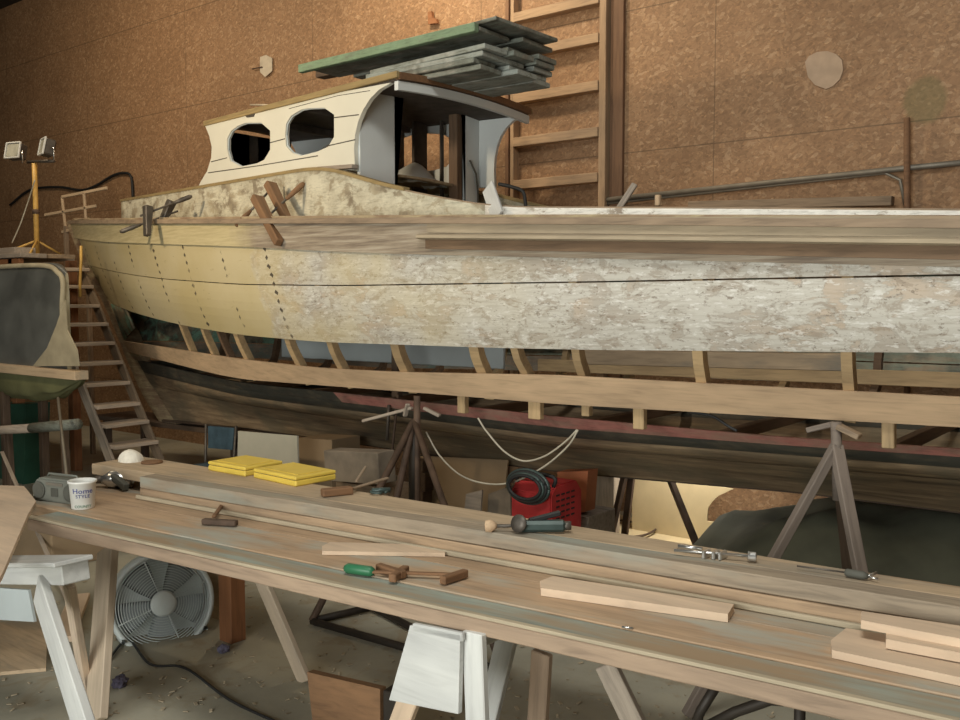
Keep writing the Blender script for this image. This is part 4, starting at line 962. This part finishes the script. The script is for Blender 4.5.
# trestle with the wide pale leg
def legpx(name, pxa, pya, pxb, pyb, y, w, t, mat, parent, tofloor=True, ya=None):
    a = aty(pxa, pya, y if ya is None else ya); b = aty(pxb, pyb, y)
    if tofloor: d = b-a; b = a+d*((a.z-.004)/(a.z-b.z))
    return beam(name, a, b, w, t, mat, parent, up=(1,0,0))
h1_ = thing('sawhorse', 'light wooden sawhorse with a wide leg in front of the fan', 'sawhorse', (atz(100,690,0).x, 2.4, 0))
la = aty(104,540,2.42)
beam('leg', aty(108,548,2.42), atz(96,722,.004), .16, .04, 'leg_pale', h1_, up=(0,1,0)); legpx('leg', 261,578,296,660,3.0,.03,.09,'leg_pale',h1_,ya=2.95)
xh = aty(106,552,2.42).x; 
beam('top_beam', (xh, 2.38, ZT-.11), (xh, 3.1, ZT-.11), .09, .07, 'tread', h1_)

# white sawhorse at the middle
YW_ = 2.36
h2_ = thing('sawhorse', 'white painted sawhorse with a gusset board carrying the middle of the bench', 'sawhorse', (aty(440,680,YW_).x, 2.6, 0))
wpx = lambda x, y, Y=YW_: aty(x, y, Y)
poly('gusset', [wpx(414,624),wpx(464,634),wpx(462,712),wpx(393,698)], .02, 'paint_white', h2_, nrm=(0,-1,0))
legpx('leg', 474,632,478,735,YW_+.02,.03,.085,'paint_white',h2_); legpx('leg', 432,640,396,735,YW_+.03,.03,.085,'pale_board',h2_)
beam('top_beam', Vector((wpx(443,630).x, YW_+.05, ZT-.125)), Vector((wpx(443,630).x, 2.85, ZT-.125)), .10, .09, 'paint_white', h2_)
beam('gusset_cleat', wpx(414,627,YW_-.01), wpx(464,637,YW_-.01), .02, .03, 'paint_white', h2_)
xw = wpx(443,630).x
for dx in (-.22,): beam('leg', (xw-.02, 2.78, ZT-.16), (xw+dx, 2.80, 0), .085, .03, 'paint_white', h2_, up=(0,1,0))
# posts & other sawhorse right
h3_ = thing('sawhorse', 'brown and grey sawhorse under the right part of the bench', 'sawhorse', (aty(580,700,2.9).x, 2.8, 0))
legpx('leg', 542,652,537,735,2.75,.03,.08,'bench_edge',h3_); legpx('leg', 606,664,640,735,2.75,.03,.085,'grey_wood',h3_)
xq = (aty(542,652,2.75).x+aty(606,664,2.75).x)/2
beam('top_beam', (xq-.2, 2.75, ZT-.09), (xq+.25, 2.75, ZT-.09), .09, .07, 'tread', h3_)
h4_ = thing('steel_trestle', 'dark steel tubes of a trestle under the right end of the bench', 'trestle', (aty(740,715,2.9).x, 2.9, 0))
tube('bar', [aty(715,688,2.7), aty(700,712,2.7), aty(692,735,2.7)], .016, 'black_steel', h4_); tube('bar', [aty(690,735,2.75), aty(735,712,2.75), aty(770,700,2.75), aty(800,702,2.75)], .017, 'black_steel', h4_)
q1, q2 = aty(692,735,2.7), aty(800,702,2.75)
tube('leg', [q1, (q1.x, q1.y, 0)], .017, 'black_steel', h4_); tube('leg', [(q2.x,q2.y,ZT-.06), (q2.x, q2.y, 0)], .017, 'black_steel', h4_)
tube('bar', [(aty(715,688,2.7).x, 2.7, ZT-.06), aty(715,688,2.7)], .016, 'black_steel', h4_)
rp = thing('red_post', 'reddish brown post standing under the bench right of the fan', 'post', (aty(234,610,3.0).x, 3.0, 0))
beam('post', (aty(232,600,3.15).x, 3.15, 0), (aty(232,600,3.15).x, 3.15, ZT-.06), .11, .10, 'red_wood', rp, up=(0,1,0))
tag(poly('leaning_board', [aty(x,y,3.3) for x,y in ((196,560),(222,560),(222,640),(196,650))], .02, 'bench_tan', nrm=(0,1,0)), 'tan board on end between the fan and the red post', 'board')
bxz = atz(345,716,0)
p_ = [atz(307,672,.32), atz(380,689,.32)]; dd = (p_[1]-p_[0]).normalized(); hz_ = Vector((0,0,-.161))
tag(poly('brown_board', [p_[0], p_[1], Vector((p_[1].x, p_[1].y, .002)), Vector((p_[0].x, p_[0].y, .002))+dd*.10, Vector((p_[0].x, p_[0].y, .08))+dd*.03], .035, 'clamp_wood', nrm=(0,1,0)), 'thick brown board standing on edge on the floor left of the white gusset sawhorse', 'board')
tag(beam('dark_block', p_[1]+hz_+dd*.005+Vector((0,.05,0)), p_[1]+hz_+dd*.085+Vector((0,.05,0)), .10, .318, 'black_steel'), 'dark metal block at the right end of the standing brown board', 'block')
# white sawhorse lower left + plywood top
wsl = thing('sawhorse', 'white painted sawhorse at the lower left corner', 'sawhorse', (aty(40,600,2.0).x, 2.0, 0))
YL = 1.95; zl = aty(40,562,YL).z
beam('top_beam', aty(-60,572,YL), aty(76,572,YL), .12, .085, 'paint_white', wsl); beam('cap_board', aty(-62,563,YL-.02)+Vector((0,0,.008)), aty(74,563,YL-.02)+Vector((0,0,.008)), .17, .02, 'paint_white', wsl)
a = aty(40,588,YL-.06); b = aty(84,725,YL-.28); d = b-a; b = a+d*(a.z/(a.z-b.z)); beam('leg', a, b, .135, .035, 'paint_white', wsl, up=(0,1,0))
a2_ = Vector((a.x+.03, YL+.05, a.z)); beam('leg', a2_, Vector((a.x-.30, YL+.30, 0)), .07, .035, 'tread', wsl, up=(0,1,0))
beam('leg', aty(-50,588,YL-.06), Vector((aty(-80,700,YL).x, YL-.3, 0)), .10, .035, 'paint_white', wsl, up=(0,1,0))
poly('gusset', [aty(x,y,YL-.005) for x,y in ((-30,586),(28,590),(34,622),(-30,618))], .012, 'bluegrey', wsl, nrm=(0,1,0))
zp = .875
tag(poly('plywood_sheet', [atz(x,y,zp) for x,y in ((-40,484),(24,486),(36,501),(28,514),(2,574),(-40,640))], .022, 'pale_board', nrm=(0,0,-1)), 'light plywood panel end at the left edge, overlapping the bench', 'panel')
PLY = bpy.data.objects['plywood_sheet']

# floor clutter
cb_ = thing('open_carton', 'open cardboard carton with tan flaps on the floor at left', 'carton', atz(62,560,0))
for pts_, mt in (([(10,556),(52,520),(60,524),(66,566)], 'cardboard'), ([(0,640),(40,640),(40,700),(0,700)], 'bench_tan')): pass
bx0 = aty(35,560,3.2)
beam('wall', (bx0.x-.45, 3.2, .2), (bx0.x+.25, 3.2, .2), .012, .4, 'cardboard', cb_); beam('wall', (bx0.x-.45, 3.6, .2), (bx0.x+.25, 3.6, .2), .012, .4, 'cardboard', cb_)
beam('wall', (bx0.x+.25, 3.2, .2), (bx0.x+.25, 3.6, .2), .012, .4, 'cardboard', cb_); beam('wall', (bx0.x-.45, 3.2, .2), (bx0.x-.45, 3.6, .2), .012, .4, 'cardboard', cb_)
poly('flap', [Vector((bx0.x-.4, 3.2, .4)), Vector((bx0.x+.22, 3.2, .4)), Vector((bx0.x+.2, 2.98, .48)), Vector((bx0.x-.38, 2.95, .46))], .008, 'bench_tan', cb_, nrm=(0,0,1))
tag(poly('floor_board', [atz(x,y,.02) for x,y in ((0,622),(48,618),(46,668),(0,672))], .018, 'bench_tan', nrm=(0,0,-1)), 'tan board flat on the floor behind the lower left sawhorse', 'board')
tag(beam('floor_offcut', atz(62,640,.02), atz(80,596,.02), .12, .035, 'pale_board'), 'short pale offcut on the floor behind the white leg', 'offcut')
for i, (x, y, r) in enumerate(((224,652,.03),(120,686,.035),(68,586,.03))):
    c = atz(x, y, 0); bm = bmesh.new(); bmesh.ops.create_icosphere(bm, subdivisions=3, radius=r)
    for v in bm.verts: v.co *= 1+.45*noise.noise(v.co*60+Vector((i*7,0,0))); v.co.z = max(v.co.z, -r*.5)
    tag(bm2('crumpled_rag', bm, 'rag', None, Matrix.Translation(c+Vector((0,0,r*.5)))), ['small dark crumpled rag on the floor right of the fan','small dark crumpled rag on the floor below the fan','small crumpled rag near the lower left sawhorse'][i], 'rag')
bm = bmesh.new()
for i in range(900):
    px, py = random.uniform(0, 960), random.uniform(560, 719); c = atz(px, py, .0)
    if c.y > 6.8 or c.y < 1.8: continue
    a = random.random()*6.28; l = random.uniform(.004, .014); w = l*random.uniform(.25, .8)
    u = Vector((math.cos(a)*l, math.sin(a)*l, random.uniform(-.002, .004))); v = Vector((-math.sin(a)*w, math.cos(a)*w, 0)); c.z = .006
    t_ = [bm.verts.new(c+q_) for q_ in (-u-v, u-v, u+v, -u+v)]; lo_ = [bm.verts.new(q_.co-Vector((0,0,.003))) for q_ in t_]
    bm.faces.new(t_); bm.faces.new(lo_[::-1])
    for k in range(4): bm.faces.new((t_[k], lo_[k], lo_[(k+1)%4], t_[(k+1)%4]))
tag(bm2('wood_shavings', bm, 'shaving'), 'pale wood shavings and chips scattered over the shop floor', 'shavings', None, 'stuff')
tag(tube('floor_cable', catmull([atz(x,y,.012) for x,y in ((108,660),(128,640),(150,664),(185,668),(230,700),(290,728))]), .007, 'black', seg=6), 'black cable snaking over the floor below the fan', 'cable')

# ------------------------------------------------------------------ fan
fc = aty(161,602,2.95); fr = .278
ax = (Vector((O.x, O.y, 0))-Vector((fc.x, fc.y, 0))).normalized(); ax = (ax + Vector((.16, .12, .20))).normalized()
fan = thing('box_fan', 'round grey floor fan with wire grille standing under the bench', 'fan', (fc.x, fc.y, 0))
FM = Matrix.Translation(fc) @ frame(ax) @ Matrix.Rotation(R(90), 4, 'Y')     # local z -> axis
bm = bmesh.new()
prof = [(fr,-.09),(fr*1.03,-.05),(fr*1.03,.05),(fr,.06),(fr*.93,.06),(fr*.93,-.085)]
rings = [[bm.verts.new((r*math.cos(2*math.pi*k/48), r*math.sin(2*math.pi*k/48), z)) for k in range(48)] for r, z in prof]
for i in range(len(prof)):
    a, b = rings[i], rings[(i+1)%len(prof)]
    for k in range(48): bm.faces.new((a[k], a[(k+1)%48], b[(k+1)%48], b[k]))
hous = bm2('housing', bm, 'fan_plastic', fan, FM, True)
bm = bmesh.new()
for i in range(15):
    r = .07+(fr*.95-.07)*i/14; zc = .085-.035*(r/fr)**2
    tubebm([(r*math.cos(t), r*math.sin(t), zc) for t in [2*math.pi*k/48 for k in range(49)]], .0026, 5, bm)
for k in range(4):
    t = k*math.pi/2+.35; tubebm([(.05*math.cos(t), .05*math.sin(t), .083), (fr*math.cos(t), fr*math.sin(t), .052)], .004, 5, bm)
bm2('grille', bm, 'fan_plastic', fan, FM)
bm2('grille_badge', lathebm([(.066,.078),(.07,.085),(.06,.094),(.02,.096)], 28), 'fan_plastic', fan, FM, True)
hb = bm2('hub', lathebm([(.05,-.05),(.055,.02),(.04,.035),(.01,.04)], 24), 'fan_blade', fan, FM, True)
for k in range(5):
    bm = bmesh.new(); g = []
    for i in range(7):
        r = .045+(fr*.86-.045)*i/6; row = []
        for j in range(6):
            t = k*2*math.pi/5 + (j/5-.5)*(1.0-.25*(i/6)); row.append(bm.verts.new((r*math.cos(t), r*math.sin(t), -.01+.05*(j/5-.5))))
        g.append(row)
    for i in range(6):
        for j in range(5): bm.faces.new((g[i][j], g[i+1][j], g[i+1][j+1], g[i][j+1]))
    bmesh.ops.solidify(bm, geom=bm.faces[:], thickness=.003); bm2('blade', bm, 'fan_blade', hb, FM, True)
bm2('back_plate', lathebm([(fr*.92,-.088),(fr*.92,-.08)], 40), 'fan_plastic', fan, FM)['label'] = 'rear grille disc'
sd = Vector((0,0,1)).cross(ax).normalized()
for s in (1, -1):
    tube('foot', [fc+sd*s*fr*.75-Vector((0,0,fr*.72)), fc+sd*s*fr*.8-Vector((0,0,fc.z-.014))+ax*.12, fc+sd*s*fr*.8-Vector((0,0,fc.z-.014))-ax*.14], .012, 'fan_plastic', fan, 6)

# ------------------------------------------------------------------ things on the bench
def on(px, py, z=ZT): return atz(px, py, z)
# radio
ra, rbb = on(32,500), on(79,506); rd_ = (rbb-ra); L = rd_.length; mid = (ra+rbb)/2; RMx = Matrix.Translation(mid+Vector((0,0,0))) @ frame(rd_)
radio = thing('radio', 'dark grey portable radio with two round speakers at the left end of the bench', 'radio', mid)
bm = bmesh.new(); Hh = .125; prof = [(-L/2,.0),(-L/2+.0,Hh*.6),(-L/2+.035,Hh*.95),(-L/2+.06,Hh),(L/2-.06,Hh),(L/2-.02,Hh*.9),(L/2,Hh*.6),(L/2,0)]
v0 = [bm.verts.new((x, 0, z)) for x, z in prof]; v1 = [bm.verts.new((x, .11, z)) for x, z in prof]
bm.faces.new(v0); bm.faces.new(v1[::-1])
for i in range(len(prof)): bm.faces.new((v0[i], v0[(i+1)%len(prof)], v1[(i+1)%len(prof)], v1[i]))
bmesh.ops.bevel(bm, geom=bm.edges[:], offset=.010, segments=2, affect='EDGES')
yfront = 0 
rbd = bm2('body', bm, 'grey_plastic', radio, RMx, False)
sgn = -1 if (RMx.to_3x3() @ Vector((0,1,0))).y > 0 else 1
for x in (-L/2+.058, L/2-.058):
    s_ = bm2('speaker', lathebm([(.042,0),(.045,.006),(.040,.008),(.030,.003),(.01,.006)], 24), 'grey_dark', rbd, RMx @ Matrix.Translation((x, -.001, .06)) @ Matrix.Rotation(R(90), 4, 'X'), True)
bm2('cassette_door', boxbm(.05, .006, .045, .003, at=(0, -.003, .055)), 'grey_dark', rbd, RMx)
bm2('dial', boxbm(.12, .006, .016, .002, at=(0, -.003, .098)), 'galv', rbd, RMx)
tube('handle', [RMx @ Vector(p) for p in ((-L/2+.05,.06,Hh-.01),(-L/2+.06,.06,Hh+.012),(L/2-.08,.06,Hh+.012),(L/2-.06,.06,Hh-.01))], .006, 'grey_plastic', rbd, 8)
# yogurt tub with printing
c = on(83,508); cupM = Matrix.Translation(c+Vector((0,0,.001)))
cup = thing('plastic_tub', 'white plastic tub with blue and green lettering beside the radio', 'tub', c)
ub = bm2('tub_body', lathebm([(.052,0),(.055,.004),(.064,.13),(.070,.132),(.070,.142),(.064,.142),(.060,.132),(.05,.01)], 36), 'white_plastic', cup, cupM, True)
def text_on(name, s, size, zc, rad, mat, parent, ang0, c):
    cu = bpy.data.curves.new('t', 'FONT'); cu.body = s; cu.size = size; cu.align_x = 'CENTER'; cu.extrude = .0004; cu.resolution_u = 2
    t = bpy.data.objects.new('t', cu); COL.objects.link(t); me = bpy.data.meshes.new_from_object(t); bpy.data.objects.remove(t); bpy.data.curves.remove(cu)
    for v in me.vertices:
        a = ang0 + v.co.x/rad; rr_ = rad+.0012+v.co.z + (zc+v.co.y)*.07; v.co = Vector((c.x+math.cos(a)*rr_, c.y+math.sin(a)*rr_, c.z+zc+v.co.y))
    me.name = name; me.materials.clear(); return finish(name, me, mat, parent)
angc = math.atan2(-c.y, -c.x)
text_on('lettering', 'Home', .036, .085, .056, 'text_blue', ub, angc, c); text_on('lettering', 'STYLE', .024, .062, .056, 'text_blue', ub, angc, c)
text_on('lettering', 'COUNTY', .019, .012, .056, 'text_green', ub, angc, c)
# jar-like drill
dc = on(115,488,ZT); dr = thing('power_drill', 'shiny metal power drill lying on the bench behind the white tub', 'drill', dc)
z0 = ZT+.05
dm = frame(Vector((.9,.35,0)))
DM = Matrix.Translation(Vector((dc.x, dc.y, z0))) @ frame(Vector((-.75,-.65,.0))) @ Matrix.Rotation(R(90), 4, 'Y')
bm2('motor_housing', lathebm([(.02,-.1),(.048,-.095),(.05,.0),(.046,.03),(.03,.05),(.022,.07)], 24), 'steel', dr, DM, True)
bm2('chuck', lathebm([(.018,.07),(.022,.075),(.022,.10),(.01,.115)], 20), 'darksteel', dr, DM, True)
beam('grip', Vector((dc.x+.02, dc.y-.02, z0+.02)), Vector((dc.x+.15, dc.y-.02, z0-.025)), .035, .04, 'grey_dark', dr)
# dust mask
mc = on(131,461,ZTOP); bm = bmesh.new(); bmesh.ops.create_uvsphere(bm, u_segments=20, v_segments=12, radius=.066)
for v in bm.verts:
    v.co.z = max(v.co.z, 0)*1.0; v.co.x *= 1.15; v.co += v.co*.12*noise.noise(v.co*18)
tag(bm2('dust_pile', bm, 'dust', None, Matrix.Translation(mc)), 'small white heap of dust at the far left end of the bench', 'dust')
tag(bm2('flat_disc', lathebm([(.06,0),(.06,.01),(.03,.012)], 24), 'brown_handle', None, Matrix.Translation(on(152,463,ZTOP)+Vector((0,0,.001))), True), 'flat brown disc beside the white heap', 'disc')
# yellow cases
def ycase(pts, label):
    t = thing('yellow_case', label, 'case', on(*pts[0], ZTOP))
    q_ = [on(x, y, ZTOP) for x, y in pts]; d1 = q_[1]-q_[0]; 
    c_ = sum(q_, Vector())/4; d1 = ((q_[1]-q_[0])+(q_[2]-q_[3]))/2; d2 = ((q_[3]-q_[0])+(q_[2]-q_[1]))/2
    mt = Matrix.Translation(Vector((c_.x, c_.y, ZTOP))) @ frame(d1)
    w_ = min(d2.length, .26)
    b_ = bm2('case_bottom', boxbm(d1.length, w_, .030, .006, at=(0,0,.015)), 'yellow_box', t, mt)
    bm2('case_lid', boxbm(d1.length, w_, .018, .005, at=(0,0,.041)), 'yellow_box', t, mt)
    bm2('hinge', boxbm(d1.length*.95, w_*.96, .003, 0, at=(0,0,.031)), 'groove', t, mt)
    bm2('lid_panel', boxbm(d1.length*.8, w_*.7, .003, .001, at=(0,0,.0515)), 'yellow_box', t, mt)
ycase([(214,472),(252,480),(276,467),(240,462)], 'flat yellow plastic case, the left one, on the back plank')
ycase([(263,479),(304,490),(328,477),(284,470)], 'flat yellow plastic case, the right one, on the back plank')
# loose pale boards
def loose(label, pts, t, mat='pale_board', z=ZT):
    o = poly('pale_board', [on(x, y, z+t+.002) for x, y in pts], t, mat, nrm=(0,0,-1)); return tag(o, label, 'board', 'loose pale boards on the bench')
loose('short pale board in the left middle of the bench near the green-handled tool', [(322,546),(330,542),(446,545),(445,553),(322,551)], .016)
loose('long pale board lying on the middle of the bench', [(540,581),(553,576),(734,604),(728,614),(541,588)], .028)
loose('lowest and widest of the pale boards at the right edge', [(831,640),(846,628),(1010,654),(1010,688),(832,650)], .024)
loose('upper pale board of the three at the right edge', [(861,613),(862,611),(1010,633),(1010,648),(861,620)], .026, z=ZT+.056) 
loose('middle pale board of the three at the right edge', [(886,631),(888,628),(1010,650),(1010,662),(886,639)], .028, z=ZT+.028)
# small clamps and tools lying on the bench
def gclamp(label, pts, r, handle, z, mats=('darksteel','brown_handle'), zz_=.02):
    t = thing('bar_clamp', label, 'clamp', on(*pts[0], z))
    P_ = [on(x, y, z)+Vector((0,0,zz_)) for x, y in pts]
    beam('bar', P_[0], P_[1], .022, .010, mats[0], t)
    for i in range(2, len(P_)-1, 2): beam('jaw', P_[i], P_[i+1], .030, .03, mats[1 if i == 2 else 0], t)
    if handle: h = [on(x, y, z)+Vector((0,0,zz_)) for x, y in handle[:2]]; tube('handle', [h[0], h[0].lerp(h[1],.1), h[0].lerp(h[1],.9), h[1]], [.012,.02,.02,.012], handle[2], t)
    return t
lc = thing('bar_clamp', 'small dark clamp with upright bars lying at the left part of the bench', 'clamp', on(220,522))
U_ = Vector((0,0,.018)); U2 = Vector((0,0,.03))
beam('jaw', on(203,525)+U_, on(237,527)+U_, .035, .026, 'rust', lc); beam('bar', on(214,523)+U2, on(240,488)+U2+U_, .02, .014, 'brown_handle', lc)
beam('jaw', on(222,511)+U2, on(245,516)+U2, .022, .02, 'darksteel', lc); tube('handle', [on(240,514)+U2, on(246,507)+U2, on(255,497)+U2], [.007,.014,.016], 'darksteel', lc)
gclamp('green-handled clamp lying on the front of the bench', [(372,577),(464,580),(442,586),(466,578),(378,572),(404,580),(392,584),(406,574)], .01, [(345,573),(374,577),'green_plastic'], ZT, ('brown_handle','brown_handle'))
pl = thing('hand_plane', 'old wooden tool with a green metal clamp on the back plank', 'tool', on(350,492,ZTOP))
beam('body', on(322,497,ZTOP)+Vector((0,0,.02)), on(352,494,ZTOP)+Vector((0,0,.02)), .05, .035, 'brown_handle', pl); beam('bar', on(348,494,ZTOP)+Vector((0,0,.02)), on(388,484,ZTOP)+Vector((0,0,.03)), .02, .012, 'old_wood', pl)
beam('arm', on(356,490,ZTOP)+Vector((0,0,.04)), on(366,484,ZTOP)+Vector((0,0,.09)), .015, .012, 'old_wood', pl); tube('screw', [on(372,494,ZTOP)+Vector((0,0,.015)), on(390,493,ZTOP)+Vector((0,0,.015))], .014, 'tool_green', pl)
tube('loop', [on(379,494,ZTOP)+Vector((math.cos(a)*.04, math.sin(a)*.04, .012)) for a in [i*.45 for i in range(14)]], .006, 'tool_green', pl, 6)
pd = thing('hand_drill', 'green hand drill with a round wooden knob on the back plank before the red machine', 'drill', on(530,532,ZTOP))
k0 = on(492,532,ZTOP)+Vector((0,0,.025)); k1 = on(566,533,ZTOP)+Vector((0,0,.03))
KMx = Matrix.Translation(k0) @ frame(k1-k0) @ Matrix.Rotation(R(90), 4, 'Y')
bm2('knob', lathebm([(.005,-.03),(.022,-.026),(.026,-.005),(.016,.012),(.009,.02)], 20), 'new_wood', pd, KMx, True); tube('shaft', [k0, k0.lerp(k1,.45)], .007, 'darksteel', pd)
beam('body', k0.lerp(k1,.35), k0.lerp(k1,1.0), .05, .045, 'tool_green', pd, bev=.012); beam('grip', k0.lerp(k1,.5)+Vector((0,0,.02)), k0.lerp(k1,.85)+Vector((.0,.04,.045)), .022, .02, 'black', pd)
tube('chuck', [k0.lerp(k1,.95), k0.lerp(k1,1.07)], .018, 'darksteel', pd)
bm2('gear_wheel', lathebm([(.036,-.004),(.036,.004),(.01,.006)], 24), 'darksteel', pd, Matrix.Translation(k0.lerp(k1,.42)+Vector((0,-.03,.015))) @ Matrix.Rotation(R(75), 4, 'X'), True)
pcm = thing('pipe_clamp', 'shiny steel pipe clamp lying on the back plank', 'clamp', on(712,556,ZTOP))
u = Vector((0,0,.022)); a, b = on(674,556,ZTOP)+u, on(748,562,ZTOP)+u
tube('bar', [a, b], .0055, 'steel', pcm); tube('screw', [on(678,552,ZTOP)+u, on(702,555,ZTOP)+u], .008, 'steel', pcm)
for t_ in (.42, .55, .64): beam('jaw', a.lerp(b,t_)+Vector((0,-.015,-.008)), a.lerp(b,t_)+Vector((0,.04,-.008)), .014, .03, 'steel', pcm)
bm2('crank', lathebm([(.010,-.016),(.017,-.012),(.017,.012),(.01,.016)], 14), 'steel', pcm, Matrix.Translation(b+Vector((.015,0,0))) @ frame(b-a) @ Matrix.Rotation(R(90), 4, 'Y')); tube('crank_bar', [b+Vector((.01,-.02,.02)), b+Vector((.01,.025,-.015))], .004, 'steel', pcm, 6)
csl = thing('chisel', 'thin bladed chisel with a dark handle on the back plank at right', 'chisel', on(845,578,ZTOP))
a, b = on(797,570,ZTOP)+Vector((0,0,.014)), on(845,577,ZTOP)+Vector((0,0,.016)); c_ = on(868,581,ZTOP)+Vector((0,0,.016))
tube('blade', [a, b], .0035, 'darksteel', csl, 6); tube('handle', [b, b.lerp(c_,.1), b.lerp(c_,.8), c_], [.010,.014,.014,.009], 'grey_dark', csl)
tube('wire_end', [c_, on(876,578,ZTOP)+Vector((0,0,.018))], .005, 'steel', csl, 6); tube('wire_end', [c_, on(878,583,ZTOP)+Vector((0,0,.012))], .004, 'steel', csl, 6)
nl = on(622,628); tag(tube('bright_nail', [nl+Vector((0,0,.004)), nl+Vector((.035,.01,.004))], .004, 'steel', seg=6), 'small bright nail on the greenish front plank', 'nail')

# ------------------------------------------------------------------ light
def area(name, loc, tgt, size, power, col, sy=None, spread=180):
    l = bpy.data.lights.new(name, 'AREA'); l.energy = power; l.size = size; l.color = col
    if sy: l.shape = 'RECTANGLE'; l.size_y = sy
    l.spread = R(spread)
    o = bpy.data.objects.new(name, l); COL.objects.link(o); o.location = loc
    o.rotation_euler = (Vector(tgt)-Vector(loc)).to_track_quat('-Z', 'Y').to_euler(); return o
area('halogen_work_lamp', (-6.6, .9, 3.9), (-6.3, 6.2, 3.9), .35, 66, (1, .80, .54), spread=130)
area('wall_lamp', (-5.9, 5.6, 6.3), (-5.6, WY, 4.6), .25, 95, (1, .82, .58))
area('left_wall_fill', (-10.5, 4.0, 6.2), (-11.0, WY, 3.0), .6, 85, (1, .80, .56))  # unseen warm fill added to brighten the left of the wall
area('overhead_lamp', (-1.0, 1.0, 6.2), (-2.2, 3.6, 1.2), 2.5, 170, (1, .98, .9), 1.2)
area('front_fill', (-2.5, YN+.1, 1.7), (-3.0, 4, 1.3), 6.0, 450, (.98, .99, .93), 2.6)  # unseen soft fill added behind the camera to lift the lower hull
area('lamp_behind_boat', (-3.1, 6.45, 1.0), (-3.3, 6.6, 0), .3, 12, (1, .93, .8))
w = bpy.data.worlds.new('world'); sc.world = w; w.use_nodes = True
w.node_tree.nodes['Background'].inputs[0].default_value = (.5, .55, .5, 1); w.node_tree.nodes['Background'].inputs[1].default_value = .1
sc.view_settings.view_transform = 'Standard'; sc.view_settings.look = 'None'; sc.view_settings.gamma = 1
sc.view_settings.exposure = 0.0; sc.view_settings.use_curve_mapping = False
